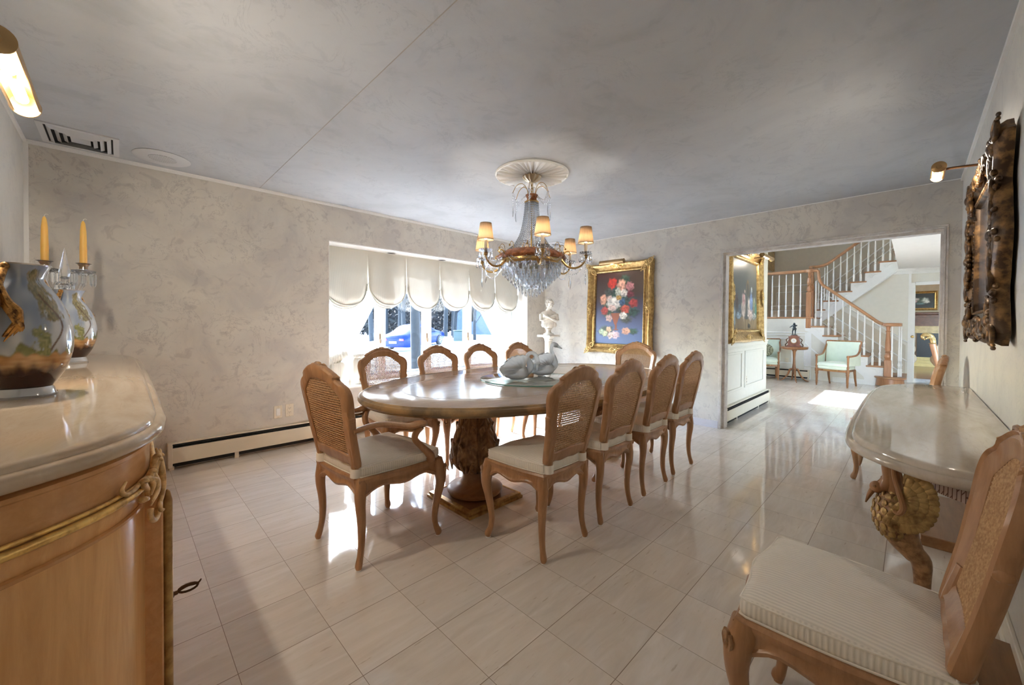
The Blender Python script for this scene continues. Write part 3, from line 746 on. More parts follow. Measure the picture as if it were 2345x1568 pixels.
def pedestal(px):
    p = thing('pedestal', '', ''); del p['label']; del p['category']; p.parent = dtb; p.location = (px, -.10, 0)
    prof = [(.085, .70), (.092, .685), (.088, .66), (.090, .60), (.098, .55), (.112, .50), (.128, .45), (.144, .40), (.155, .35), (.158, .31), (.150, .27), (.132, .235), (.108, .210), (.090, .195), (.086, .185)]
    pr_ = [(r, z) for r, z in [(v.x, v.z) for v in catmull([(r, 0, z) for r, z in prof], 5)]]
    def wob(th, z, r):
        if z < .20 or z > .675: return 0
        ph = (th*6/(2*pi)) % 1-.5
        edge_ = sm(.5-abs(ph), 0, .10)
        rib = .5+.5*cos(2*pi*(z*17+abs(ph)*3.2))
        mid = exp(-(ph/.05)**2)
        lobe = sm(.5-abs(ph)-.06*(.5+.5*sin(z*60)), 0, .06)
        return .013*lobe*edge_+.007*rib*edge_*(1-mid)+.008*mid-.007
    v = MB().lathe(pr_, n=180, wob=wob).build('carved_vase', M['pedestal'], p, sharp=60)
    lf = MB()
    for k in range(6):     # curled acanthus tips
        th = 2*pi*(k+.5)/6
        for z, r0, sc in ((.52, .105, .8), (.40, .143, 1.0), (.29, .152, 1.0)):
            for q in (-1, 1):
                a = th+q*.20*sc
                c = Vector((cos(a), sin(a), 0)); tq = Vector((-sin(a), cos(a), 0))*q
                b0 = c*(r0+.006)
                lf.tube(catmull([b0+Vector((0, 0, z-.075*sc))-tq*.018, b0+c*.008+Vector((0, 0, z-.035*sc)), b0+c*.012+tq*.012+Vector((0, 0, z)), b0+c*.010+tq*.026+Vector((0, 0, z-.006)), b0+c*.004+tq*.026+Vector((0, 0, z-.02))], 4), [.004, .010, .010, .008, .003], 7)
    lf.build('acanthus_leaves', M['pedestal'], v)
    MB().lathe([(.088, .19), (.086, .17), (.090, .14), (.104, .115), (.13, .100), (.165, .092), (.182, .088), (.192, .078), (.190, .068), (.176, .062), (.180, .056), (.178, .050), (.001, .050)], n=64).build('turned_foot', M['pedplain'], p)
    S_ = .235
    def sq(a, z): return [(-a, -a, z), (a, -a, z), (a, a, z), (-a, a, z)]
    MB().loft([sq(S_, 0), sq(S_, .018), sq(S_-.010, .022), sq(S_-.010, .036), sq(S_-.022, .040), sq(S_-.032, .044), sq(S_-.040, .038), sq(.1, .038)], caps=False).box(-.1, .1, -.1, .1, 0, .050).build('plinth_moulding', M['giltedge'], p)
    MB().box(-S_+.04, S_-.04, -S_+.04, S_-.04, .030, .0395).build('plinth_panel', M['pedplain'], p)
pedestal(-.76); pedestal(.76)

# glass disc and swans
gd = MB().lathe([(.001, .7512), (.40, .7512), (.404, .7535), (.404, .7585), (.400, .761), (.001, .761)], c=(1.50, 1.20, 0), n=72)
gd = gd.build('glass_disc', M['discglass'], None)
MB().lathe([(.4035, .752), (.4055, .7525), (.4055, .7600), (.4035, .7605)], c=(1.50, 1.20, 0), n=90).build('green_edge', plain('green_glass_edge', (.16, .34, .27), .1), gd)
tag(gd, 'round clear glass disc under the two swans at the middle of the table', 'glass disc')
def swan(lab, loc, rz, pose, sc=1.0):
    t = thing('crystal_swan', lab, 'swan figurine', loc, rz, 'frosted crystal swans on the glass disc')
    # faces +x
    secs = [(-.125, .010, .012, .075), (-.11, .030, .030, .070), (-.08, .050, .048, .062), (-.04, .062, .060, .060), (.01, .062, .060, .058), (.05, .050, .050, .052), (.075, .032, .036, .050), (.088, .012, .016, .052)]
    rings = []
    for x, w, h, z in [tuple(v) for v in [(s[0], s[1], s[2], s[3]) for s in secs]]:
        rings.append([(x, w*cos(a), max(0.0, z+h*sin(a))) for a in [2*pi*k/20 for k in range(20)]])
    b = MB().loft(rings); b.v = [(x*sc, y*sc, z*sc) for x, y, z in b.v]
    b.build('body', M['frost'], t, sharp=80)
    for s in (-1, 1):
        w = MB()
        def fn(u, v, s=s):
            th = -.35+u*2.25; r = .02+.078*v*(1+.025*sin(u*52)*v)
            x = .035-cos(th)*r*1.45; z = .062+sin(th)*r*1.12
            return (x*sc, s*(.052+.018*sin(v*pi)-.012*v+.0022*sin(u*52+v*5))*sc, max(.008, z)*sc)
        w.grid(fn, 60, 10); o = len(w.v); w.grid(lambda u, v: tuple(a-(s*.006*sc if i == 1 else 0) for i, a in enumerate(fn(u, v))), 60, 10)
        w.build('wing', M['frost'], t, sharp=60)
    if pose == 'up': neck = [(.070, 0, .055), (.092, 0, .085), (.088, 0, .13), (.070, 0, .175), (.064, 0, .215), (.078, 0, .240), (.098, 0, .236)]; hd = (.100, 0, .232); bk = (.150, 0, .205)
    else: neck = [(.070, 0, .050), (.095, 0, .085), (.090, 0, .125), (.075, 0, .155), (.085, 0, .182), (.112, 0, .188), (.136, 0, .168), (.146, 0, .125)]; hd = (.148, 0, .115); bk = (.146, 0, .055)
    nk = [(x*sc, y*sc, z*sc) for x, y, z in neck]
    n_ = MB().tube(catmull(nk, 7), [.030*sc, .026*sc, .0185*sc, .015*sc, .014*sc, .015*sc, .017*sc], 14)
    h = Vector(hd)*sc; k = Vector(bk)*sc
    n_.ell(h, (.022*sc, .016*sc, .018*sc), 10).tube([h, h.lerp(k, .55), k], [.014*sc, .009*sc, .003*sc], 10)
    n_.build('neck_and_head', M['frost'], t, sharp=80)
    MB().ell((h.x, .013*sc, h.z+.004), .003*sc, 5).ell((h.x, -.013*sc, h.z+.004), .003*sc, 5).build('eyes', M['crystal'], t)
    return t
swan('frosted crystal swan with a bowed neck, nearer of the two on the glass disc', (1.37, 1.225, .7612), -.70, 'down', 1.12)
swan('frosted crystal swan holding its neck upright, farther of the two on the glass disc', (1.72, 1.25, .7612), -.62, 'up', 1.12)

# ------------------------------------------------------------------ passage and foyer shell
PX0, PX1, PY = 4.201, 6.27, .60
struct(MB().box(PX0, PX1, PY, PY+.14, 0, 2.44), 'wall_passage', M['cream'])
FX, UX, BX = 10.05, 11.16, 12.25
wl_ = MB().box(6.27, 10.05, 3.3, 3.42, 0, 2.62).box(6.27, 7.0, 3.3, 3.42, 2.62, 6.0).box(8.9, 10.05, 3.3, 3.42, 2.62, 6.0).box(7.0, 8.9, 3.3, 3.42, 3.3, 3.75).box(7.0, 8.9, 3.3, 3.42, 4.15, 6.0)
struct(wl_, 'wall_foyer_left', M['foyer_wall'])
struct(MB().box(6.15, 6.27, PY+.14, 3.42, 0, 6.0).box(6.15, 6.27, -.77, PY+.14, 2.44, 6.0), 'wall_foyer_near', M['foyer_wall'])
struct(MB().box(FX, FX+.1, 1.79, 3.42, 0, 6).box(FX, BX, 1.79, 1.89, 1.41, 6), 'wall_stair_left', M['foyer_tan'])
struct(MB().box(BX, BX+.1, -.92, 1.89, 1.3, 6), 'wall_stair_back', M['foyer_tan'])
struct(MB().box(4.2, 11.3, -2.4, -2.3, 0, 2.44), 'wall_foyer_right', M['foyer_wall'])
struct(MB().box(4.0, 12.2, -2.4, -.77, 2.44, 2.7).box(4.2, 6.27, -.77, .75, 2.44, 2.7), 'ceiling_hall', M['white'])
struct(MB().box(6.1, 12.4, -.8, 3.5, 6.0, 6.1).box(6.1, 12.4, -.82, -.76, 2.7, 6.0), 'ceiling_stairwell', M['white'])
for n_, (a, b) in enumerate(((2.62, 3.3), (3.75, 4.15))):  # the upper, unseen window is added to bring ambient light into the foyer
    w = struct(MB().box(7.0, 8.9, 3.33, 3.38, a, a+.05).box(7.0, 8.9, 3.33, 3.38, b-.05, b).box(7.0, 7.05, 3.33, 3.38, a+.05, b-.05).box(8.85, 8.9, 3.33, 3.38, a+.05, b-.05).box(7.62, 7.65, 3.33, 3.38, a+.05, b-.05).box(8.24, 8.27, 3.33, 3.38, a+.05, b-.05), 'window_%d' % (5+n_), M['white'])
    MB().box(7.05, 8.85, 3.35, 3.355, a+.05, b-.05).build('pane', M['pane'], w)
# wall below the upper flight and the wall with the far door
wp = MB()
def prism(mb, poly, x0, x1):    # polygon in (y, z) extruded along x
    mb.loft([[(x0, y, z) for y, z in poly], [(x1, y, z) for y, z in poly]]); return mb
prism(wp, [(.62, 0), (.62, 1.35), (.45, 1.40), (-.72, 2.52), (-.96, 2.52), (-.96, 0)], UX, UX+.08)
wp.box(UX+.04, UX+.12, -1.03, -.96, 0, 2.5).box(UX+.04, UX+.12, -2.3, -1.03, 2.10, 2.5).box(UX+.04, UX+.12, -2.3, -1.93, 0, 2.10)
struct(wp, 'wall_hall', M['foyer_wall'])
tr_ = MB()
tr_.box(UX, UX+.04, -1.03, -.96, 0, 2.14, ch=.004).box(UX, UX+.04, -2.0, -1.03, 2.08, 2.15, ch=.004)
tr_.box(UX-.012, UX, -.97, -.93, 0, 2.34)
for k, (d, z0, z1) in enumerate(((.02, 2.33, 2.36), (.04, 2.36, 2.39), (.07, 2.39, 2.42), (.10, 2.42, 2.44))): tr_.box(UX-d, UX+.01, -.96-d, -.70, z0, z1).box(UX+.04-d, UX+.06, -2.3, -.96, z0, z1)
struct(tr_, 'trim_5', M['white'])
dr = struct(MB().box(UX+.13, 12.0, -1.035, -1.0, .01, 2.08), 'door_1', M['white'])
MB().lathe([(.001, 0), (.024, .002), (.008, .008), (.008, .030), (.022, .036), (.028, .05), (.018, .066), (.001, .070)], n=16, M=Matrix.Rotation(-pi/2, 4, 'Y')).tr(Matrix.Translation((UX-.002, -1.0, .985))).build('door_knob', M['brass'], dr)
# far room
struct(MB().box(12.2, 17, -4.5, 1.5, -.1, 0), 'floor_far', wood('red_wood_floor', (.20, .065, .02), (.32, .12, .045), .15, 'x', 4))
struct(MB().box(12.4, 16.6, 1.4, 1.5, 0, 2.7), 'wall_far_side', M['foyer_wall'])
struct(MB().box(16.6, 16.7, -4.5, 1.5, 0, 2.7).box(12.3, 16.6, -4.6, -4.5, 0, 2.7), 'wall_far', plain('far_room_wall', (.42, .35, .26), .7))
struct(MB().box(12.36, 16.7, -4.6, 1.5, 2.7, 2.8).box(11.3, 12.36, -4.6, -.95, 2.7, 2.8), 'ceiling_far', M['white'])

# passage wall panelling and objects
pt_ = MB()
def vframe(mb, f, a0, a1, z0, z1, w=.03, d=.012):   # rectangular moulding; f(a, depth, z) -> point
    for (p, q) in (((a0, z0), (a1, z0+w)), ((a0, z1-w), (a1, z1)), ((a0, z0+w), (a0+w, z1-w)), ((a1-w, z0+w), (a1, z1-w))):
        (u0, v0), (u1, v1) = p, q
        P0, P1 = f(u0, 0, v0), f(u1, d, v1)
        mb.box(P0[0], P1[0], P0[1], P1[1], P0[2], P1[2], ch=.004)
fy = lambda a, d, z: (a, PY-d, z)
vframe(pt_, fy, 4.40, 5.02, .36, .86); vframe(pt_, fy, 5.14, 6.10, .36, .86)
pt_.box(PX0, PX1, PY-.012, PY, .90, .925, ch=.004).box(PX0, PX1, PY-.03, PY, .965, .99, ch=.006).box(PX0, PX1, PY-.018, PY, .925, .965)
pt_.box(PX1, PX1+.008, PY-.004, PY+.14, 0, 2.44)
struct(pt_, 'trim_6', M['cream'])
heater('baseboard_heater', 2.05, 'short cream baseboard heater on the panelled passage wall under the figure painting', (PX0+.01, PY, 0), 0)
plate('wall_socket', 'small cream wall socket on the panelled passage wall above the heater', 'socket', (5.22, PY, .45), 0, 'socket')

# ------------------------------------------------------------------ paintings
def painting(name, fn, w, h, nx=110, ny=None, parent=None, rough=.45):
    # canvas in local x (width) and z (height), facing -y
    ny = ny or int(nx*h/w); vs = []; cs = []
    for j in range(ny+1):
        for i in range(nx+1):
            u, v = i/nx, j/ny; vs.append((u*w-w/2, 0, v*h-h/2)); cs.append(fn(u, v))
    me = bpy.data.meshes.new(name); me.from_pydata(vs, [], [(j*(nx+1)+i, j*(nx+1)+i+1, (j+1)*(nx+1)+i+1, (j+1)*(nx+1)+i) for j in range(ny) for i in range(nx)])
    at = me.color_attributes.new('paint', 'FLOAT_COLOR', 'POINT'); at.data.foreach_set('color', [c for q in cs for c in (q[0], q[1], q[2], 1)])
    me.materials.append(M['paint_%.2f' % rough] if 'paint_%.2f' % rough in M else _paint(rough))
    o = bpy.data.objects.new(name, me); COL.objects.link(o)
    if parent: o.parent = parent
    return o
def _paint(rough):
    t = NT('oil_paint'); a = t.n('ShaderNodeAttribute', attribute_name='paint'); t.set(Base_Color=a.outputs[0], Roughness=rough)
    t.bump(t.noise(t.coord(), 120, 3), .1, .002); M['paint_%.2f' % rough] = t.m; return t.m
def h2(x, y, s=0):
    v = sin(x*127.1+y*311.7+s*74.7)*43758.5453; return v-floor(v)
def vn(x, y, s=0):
    xi, yi = floor(x), floor(y); fx, fy_ = x-xi, y-yi; fx = fx*fx*(3-2*fx); fy_ = fy_*fy_*(3-2*fy_)
    return (h2(xi, yi, s)*(1-fx)+h2(xi+1, yi, s)*fx)*(1-fy_)+(h2(xi, yi+1, s)*(1-fx)+h2(xi+1, yi+1, s)*fx)*fy_
def mixc(a, b, t): return tuple(x+(y-x)*t for x, y in zip(a, b))
def blob(c, u, v, cx, cy, rx, ry, col, soft=.25, pet=0, s=0):
    dx, dy = (u-cx)/rx, (v-cy)/ry; r = sqrt(dx*dx+dy*dy)
    if r > 1.6: return c
    th = atan2(dy, dx); rr = r*(1+.07*sin(th*5+s*7)+.06*sin(th*8+s*13))+.22*(vn(u*38, v*48, s)-.5) if pet else r
    a = 1-sm(rr, 1-soft, 1+soft*.3)
    if a <= 0: return c
    q = col
    if pet:
        sh = .50+.62*vn(cx*90+rr*3.2, th*1.6+s*5, 3)+.16*sin(rr*7+th*2+s)+.18*dy; q = tuple(max(0, min(1, x*sh)) for x in col)
    return mixc(c, q, a)
FL = [(.36, .84, .085, .065, (.62, .05, .03)), (.55, .80, .075, .075, (.80, .42, .30)), (.72, .79, .07, .05, (.62, .25, .25)), (.73, .68, .07, .04, (.20, .04, .05)), (.60, .70, .07, .045, (.78, .70, .62)), (.48, .72, .05, .05, (.60, .62, .50)),
      (.17, .62, .062, .06, (.78, .40, .26)), (.30, .63, .055, .04, (.72, .50, .42)), (.40, .57, .13, .075, (.84, .80, .72)), (.36, .50, .075, .038, (.75, .55, .48)), (.57, .58, .055, .05, (.06, .12, .22)), (.80, .56, .075, .05, (.50, .06, .05)),
      (.63, .48, .08, .05, (.60, .10, .06)), (.20, .46, .07, .05, (.45, .06, .05)), (.60, .39, .062, .042, (.80, .76, .68)), (.30, .36, .06, .045, (.62, .42, .38)), (.66, .18, .075, .04, (.80, .42, .30)), (.30, .20, .05, .035, (.72, .48, .30)),
      (.44, .125, .075, .045, (.70, .50, .55)), (.34, .12, .055, .04, (.78, .55, .50)), (.22, .14, .05, .035, (.62, .68, .40)), (.14, .17, .045, .035, (.42, .52, .36)), (.50, .64, .05, .03, (.55, .32, .08))]
LV = [(.42, .77, .09, .06), (.62, .88, .07, .05), (.30, .72, .07, .05), (.52, .62, .12, .10), (.72, .60, .09, .05), (.25, .56, .08, .05), (.78, .44, .10, .05), (.28, .44, .09, .05), (.66, .34, .08, .04), (.80, .18, .07, .03), (.24, .18, .12, .05), (.55, .50, .10, .06)]
def flowers(u, v):
    n = vn(u*4, v*5); c = mixc((.095, .14, .30), (.055, .030, .022), sm(v+.10*(n-.5), .12, .72)); c = mixc(c, (.14, .085, .05), sm(u, .55, 1)*sm(v, .5, .9)*.7); c = mixc(c, (.09, .015, .01), .5*sm(v, .85, 1)*(1-u))
    if v < .20: c = mixc(c, (.10, .16, .33), .6)
    for k, (x, y, a, b) in enumerate(LV): c = blob(c, u, v, x, y, a*1.6, b*1.6, (.035+.02*(k % 3), .085+.02*(k % 2), .07), .5, 1, k)
    if .27 < v < .43 and abs(u-.44) < .09*interp(v, [(.27, .25), (.32, .55), (.43, 1.15)]): c = (.30-.5*abs(u-.42), .085, .045)
    if .19 < v <= .27 and abs(u-.45) < .022+.03*(v < .205): c = (.24, .07, .04)
    for k, (x, y, a, b, q) in enumerate(FL): c = blob(c, u, v, x, y, a*1.28, b*1.28, q, .35, 1, k)
    return c
def figures(u, v):
    n = vn(u*6, v*9); c = mixc((.075, .085, .088), (.10, .105, .10), n)
    if v < .17+.02*sin(u*20): c = mixc((.28, .20, .11), (.18, .12, .06), vn(u*25-v*30*(u-.5), 1))
    for x, y, a, b, q in ((.62, .62, .06, .13, (.16, .11, .05)), (.62, .60, .035, .10, (.06, .06, .06))): c = blob(c, u, v, x, y, a, b, q, .2)
    for x, y, a, b, q in ((.07, .55, .05, .03, (.40, .20, .14)), (.10, .47, .07, .08, (.12, .06, .05)), (.20, .40, .05, .12, (.08, .05, .05)), (.45, .34, .09, .20, (.52, .42, .36)), (.45, .44, .055, .10, (.50, .28, .28)), (.50, .56, .025, .03, (.62, .45, .34)),
                          (.66, .33, .06, .17, (.50, .42, .36)), (.76, .40, .065, .17, (.22, .32, .55)), (.78, .60, .035, .05, (.45, .48, .48)), (.88, .37, .06, .14, (.30, .33, .22)), (.95, .30, .05, .12, (.07, .25, .20)), (.72, .22, .12, .09, (.60, .47, .42)), (.88, .20, .08, .06, (.42, .44, .42)),
                          (.10, .18, .05, .16, (.42, .48, .50)), (.26, .20, .09, .06, (.28, .36, .44)), (.30, .29, .05, .08, (.10, .14, .18)), (.66, .055, .055, .04, (.03, .03, .035))): c = blob(c, u, v, x, y, a, b, q, .35, 1, x*30)
    return c
def dim_scene(u, v):
    c = mixc((.055, .05, .055), (.20, .20, .21), vn(u*3, v*3)*.8); c = mixc(c, (.32, .33, .34), .5*sm(v, .0, .5)*(1-sm(v, .5, .9)))
    for x, y, a, b, q in ((.35, .45, .06, .24, (.42, .25, .17)), (.5, .5, .05, .2, (.52, .33, .24)), (.7, .35, .08, .25, (.45, .44, .42)), (.2, .3, .05, .2, (.20, .22, .25)), (.62, .72, .05, .1, (.35, .18, .12))): c = blob(c, u, v, x, y, a, b, q, .5, 1, x*9)
    return c
def dark_floral(u, v):
    c = (.012, .014, .016)
    for x, y, a, b, q in ((.45, .5, .3, .25, (.05, .08, .06)), (.62, .52, .16, .2, (.42, .45, .42)), (.70, .42, .12, .1, (.62, .62, .60)), (.25, .6, .14, .1, (.5, .42, .40)), (.2, .45, .1, .08, (.45, .30, .32)), (.4, .3, .2, .08, (.10, .18, .2))): c = blob(c, u, v, x, y, a, b, q, .6, 1, x*9)
    return c
def gilt_frame(t, w, h, fw, depth, mat, orn, scallop=0, step=(0, 1)):
    # moulded frame around an opening of w x h, facing -y; outer size w+2fw
    prof = [(0, -.25), (.06, -.55), (.12, -.60), (.2, -.45), (.34, -.42), (.50, -.62), (.66, -.92), (.78, -1.0), (.88, -.92), (.95, -.70), (1.0, -.35), (1.0, 0), (0, 0)]
    n = 44
    def per(k):
        pts = []
        a, b = w/2, h/2
        for (x0, z0), (x1, z1) in (((-a, -b), (a, -b)), ((a, -b), (a, b)), ((a, b), (-a, b)), ((-a, b), (-a, -b))):
            for i in range(n): pts.append((x0+(x1-x0)*i/n, z0+(z1-z0)*i/n, i/n, (x1-x0, z1-z0)))
        return pts
    base = per(0); rings = []
    for q, d in prof:
        ring = []
        for x, z, u, (dx, dz) in base:
            L = sqrt(dx*dx+dz*dz); nx, nz = dz/L, -dx/L; off = fw*q
            if u == 0: # corner: diagonal
                sx = -1 if x < 0 else 1; sz = -1 if z < 0 else 1; p = (x+sx*off, d*depth, z+sz*off)
            else:
                ex = (u-.5)*2; al = (dx/L*ex*off, dz/L*ex*off)
                sc = 1
                if scallop and q > .3: sc = 1+scallop*(.55*exp(-(ex/.22)**2)+.5*exp(-((abs(ex)-1)/.22)**2)-.35*exp(-((abs(ex)-.52)/.16)**2)+.12*exp(-((abs(ex)-.40)/.05)**2))*(q-.3)/.7
                p = (x+al[0]+nx*off*sc, d*depth, z+al[1]+nz*off*sc)
            ring.append(p)
        rings.append(ring)
    f = MB().loft(rings, cyc=True).build('frame', mat, t)
    # carved ornaments: corners and centres
    rnd = random.Random(3)
    cs = [((-w/2-fw*.5, -h/2-fw*.5), 1.0, pi/4), ((w/2+fw*.5, -h/2-fw*.5), 1.0, 3*pi/4), ((w/2+fw*.5, h/2+fw*.5), 1.0, pi/4), ((-w/2-fw*.5, h/2+fw*.5), 1.0, 3*pi/4), ((0, -h/2-fw*.6), .9, 0), ((0, h/2+fw*.6), .9, 0), ((-w/2-fw*.6, 0), .9, pi/2), ((w/2+fw*.6, 0), .9, pi/2)]
    for (cx, cz), sc, an in cs:
        m_ = MB(); r = fw*orn*sc; ca, sa = cos(an), sin(an); D = -depth*.98
        m_.ell((cx, D, cz), (r*.42, r*.26, r*.42), 10)
        for k in range(8):
            a = 2*pi*k/8+.2; rr = r*(.62+.18*(k % 2)); m_.ell((cx+cos(a)*rr*.8, D+.003, cz+sin(a)*rr*.8), (r*.24, r*.2, r*.24), 8)
        for s in (-1, 1):
            for q in (-1, 1):
                pth = [(cx+ca*s*r*l+sa*q*o*r*-1, D+.004, cz+sa*s*r*l+ca*q*o*r) for l, o in ((.4, .1), (.9, .45), (1.35, .42), (1.75, .15), (1.6, -.02), (1.42, .08))]
                m_.tube(catmull(pth, 7), [r*.13, r*.17, r*.15, r*.12, r*.10, r*.05], 9)
            for l in (1.0, 1.35, 1.95, 2.2): m_.ell((cx+ca*s*r*l, D+.006, cz+sa*s*r*l), (r*.16, r*.12, r*.13), 5)
        m_.build('carved_ornament', mat, f)
    if scallop > .3:    # rococo: leaf runs and C-scrolls along every member
        for (x0, z0), (x1, z1) in (((-w/2, -h/2), (w/2, -h/2)), ((w/2, -h/2), (w/2, h/2)), ((w/2, h/2), (-w/2, h/2)), ((-w/2, h/2), (-w/2, -h/2))):
            L = sqrt((x1-x0)**2+(z1-z0)**2); tx_, tz_ = (x1-x0)/L, (z1-z0)/L; nx, nz = tz_, -tx_; m_ = MB()
            for i in range(int(L/.030)):
                tt = (i+.5)*.030; e = (tt/L-.5)*2; o_ = fw*(.86+.10*sin(i*1.7)+scallop*(.45*exp(-(e/.22)**2)-.3*exp(-((abs(e)-.52)/.16)**2)))
                m_.ell((x0+tx_*tt+nx*o_, -depth*(.80+.12*sin(i*2.3)), z0+tz_*tt+nz*o_), (.013+.004*sin(i*3.1), .011, .015+.004*sin(i*1.3)), 8, Matrix.Rotation(i*.9, 4, 'Y'))
            for e in (-.62, -.34, .34, .62):
                cx, cz = x0+tx_*L*(e*.5+.5)+nx*fw*.55, z0+tz_*L*(e*.5+.5)+nz*fw*.55; sg = 1 if e > 0 else -1
                pts = [(cx+tx_*sg*a_-nx*(b_), -depth*.97, cz+tz_*sg*a_-nz*(b_)) for a_, b_ in ((-.055, .012), (-.035, -.022), (0, -.034), (.035, -.024), (.050, .002), (.035, .018), (.022, .006))]
                m_.tube(catmull(pts, 6), [.004, .009, .012, .010, .008, .006, .003], 9)
            m_.build('leaf_run', mat, f)
    bd = MB(); k = 0
    for (x0, z0), (x1, z1) in (((-w/2, -h/2), (w/2, -h/2)), ((w/2, -h/2), (w/2, h/2)), ((w/2, h/2), (-w/2, h/2)), ((-w/2, h/2), (-w/2, -h/2))):
        L = sqrt((x1-x0)**2+(z1-z0)**2); m_ = int(L/.022)
        for i in range(m_):
            tt = (i+.5)/m_; nx, nz = (z1-z0)/L, -(x1-x0)/L; bd.ell((x0+(x1-x0)*tt+nx*fw*.14, -depth*.6, z0+(z1-z0)*tt+nz*fw*.14), (.006, .005, .006), 4)
    o = bd.build('beaded_edge', mat, f); return f
def place_pic(t, tilt): t.rotation_euler = (tilt, 0, t.rotation_euler.z)
t = thing('framed_painting', 'gilt framed flower still life hanging on the far dining room wall', 'painting', (4.03, 1.885, 1.445), pi/2*-1)
t.rotation_euler = (radians(0), 0, -pi/2)
def pic(lab, fn, loc, rz, w, h, fw, depth, mat, orn, scal, nx, tilt=0, rough=.45):
    t = thing('framed_painting', lab, 'painting', loc, rz)
    t.rotation_mode = 'XYZ'; t.rotation_euler = (tilt, 0, rz)
    gilt_frame(t, w, h, fw, depth, mat, orn, scal)
    c = painting('canvas', fn, w+.01, h+.01, nx, parent=t, rough=rough); c.location.y = -depth*.22
    MB().box(-w/2-.02, w/2+.02, -.004, .0, -h/2-.02, h/2+.02).build('backing_board', M['dark'], t)
    return t
bpy.data.objects.remove(t)
pic('gilt framed flower still life hanging on the far dining room wall', flowers, (4.068, 1.885, 1.435), -pi/2, .735, 1.00, .135, .075, M['gold'], .42, .10, 230, tilt=radians(-1.5))
pic('gilt framed painting of figures in gowns on the panelled passage wall', figures, (5.02, PY-.008, 1.60), 0, 1.12, .90, .17, .08, M['gold'], .36, .06, 200, tilt=radians(-1.0))
pic('dark rococo framed painting on the right wall above the swan console', dim_scene, (2.10, YR+.012, 1.575), pi, .80, .56, .135, .052, M['oldgold'], .50, .45, 90, rough=.15)
pic('small dark painting in a gilt frame above the fireplace in the far room', dark_floral, (16.59, -1.20, 1.99), -pi/2, .50, .44, .075, .06, M['gold'], .0001, 0, 50)

def tube_lamp(name, lab, loc, rz, L, r, arm, mat, watt, a0=-20, lit=True):
    # lamp tube along local x, open below; arm runs to local +y (the wall)
    t = thing(name, lab, 'picture light', loc, rz)
    n = 20; sh = []
    for q, rr in ((0, r), (1, r-.0025)):
        pass
    angs = [radians(a0)+radians(250)*k/n for k in range(n+1)]
    def pt(a, rr, x): return (x, -cos(a-radians(0))*rr, sin(a)*rr)
    m_ = MB()
    m_.grid(lambda u, v: pt(angs[int(round(u*n))], r, -L/2+L*v), n, 1).grid(lambda u, v: pt(angs[int(round(u*n))], r-.003, -L/2+L*v), n, 1)
    m_.build('lamp_hood', mat, t)
    for s in (-1, 1): MB().lathe([(.001, 0), (r*1.02, 0), (r*1.04, .006), (r*.8, .010), (r*.35, .011), (r*.3, .014), (.001, .014)], n=28, M=Matrix.Rotation(s*pi/2, 4, 'Y')).tr(Matrix.Translation((s*L/2, 0, 0))).build('end_cap', mat, t)
    for s in ((-.24, .24) if lit else ()): MB().tube([(L*s-L*.17, 0, 0), (L*s-L*.14, 0, 0), (L*s+L*.14, 0, 0), (L*s+L*.17, 0, 0)], [.004, r*.42, r*.42, .004], 12).build('tube_bulb', M['frosted_glass_bulb'], t)
    MB().tube(catmull([(0, r*.6, r*.2), (0, r*1.4, r*.3), (0, arm*.55, r*.2), (0, arm-.01, 0)], 5), .006, 8).lathe([(.001, 0), (.020, .002), (.014, .010), (.001, .010)], n=14, M=Matrix.Rotation(pi/2, 4, 'X')).build('arm', M['bronze'], t)
    ld = bpy.data.lights.new('picture_lamp', 'POINT'); ld.energy = watt; ld.color = (1, .89, .74); ld.shadow_soft_size = .02
    lo = bpy.data.objects.new('picture_lamp', ld); COL.objects.link(lo); lo.parent = t; lo.location = (0, -.005, -r*1.1)
    return t
tube_lamp('picture_light', 'lit tan picture light over the left wall above the sideboard', (-1.130, 1.05, 1.990), pi/2, .48, .039, .205, M['satinbrass'], 5)
tube_lamp('picture_light', 'lit brass picture light on an arm over the dark rococo painting', (2.05, -1.078, 1.985), pi, .17, .026, .15, M['satinbrass'], 2)
tube_lamp('picture_light', 'unlit tan picture light on top of the flower painting frame', (3.93, 1.925, 2.06), -pi/2, .36, .034, .14, M['satinbrass'], 0.3, -80, False)
tube_lamp('picture_light', 'tan picture light over the figure painting in the passage', (5.35, PY-.20, 2.13), 0, .50, .03, .19, M['satinbrass'], 1, -80, False)

# ------------------------------------------------------------------ staircase
st = thing('staircase', 'white and oak staircase with turned balusters turning at a landing in the foyer', 'staircase', (0, 0, 0))
low = [(-.62, .4), (-.375, .6), (-.13, .8), (.115, 1.0), (.355, 1.2)]
low_nose = {2: -.60, 3: -.362, 4: -.122, 5: .118, 6: .358, 7: .58}
SX0, SX1 = FX, UX
MB().box(FX+.1, SX1, -.80, -.36, 0, .165).build('riser', M['white'], st)
MB().tube([(10.02, -.70, .02), (10.02, -.70, .165)], [.21, .20], 28).box(10.05, SX1-.1, -.88, -.5, .01, .165).build('starting_step', M['oakz'], st)
MB().tube([(10.02, -.70, .165), (10.02, -.70, .172), (10.02, -.70, .192), (10.02, -.70, .198)], [.225, .235, .235, .225], 32).box(10.05, SX1-.1, -.93, -.5, .166, .198).build('tread', M['oak'], st)
for k in range(2, 7):
    z = .2*k; y0 = low_nose[k]; y1 = low_nose[k+1]
    MB().box(SX0-.035, SX1, y0-.025, y1+.03, z-.032, z, ch=.010).build('tread', M['oak'], st)
    MB().box(SX0, SX1, y0+.003, y0+.02, z-.2, z-.032).build('riser', M['white'], st)
land = MB().box(SX0, BX, low_nose[7], 1.79, 1.2, 1.365).box(SX0, BX, low_nose[7], .70, .0, 1.2)
land.build('landing', M['white'], st)
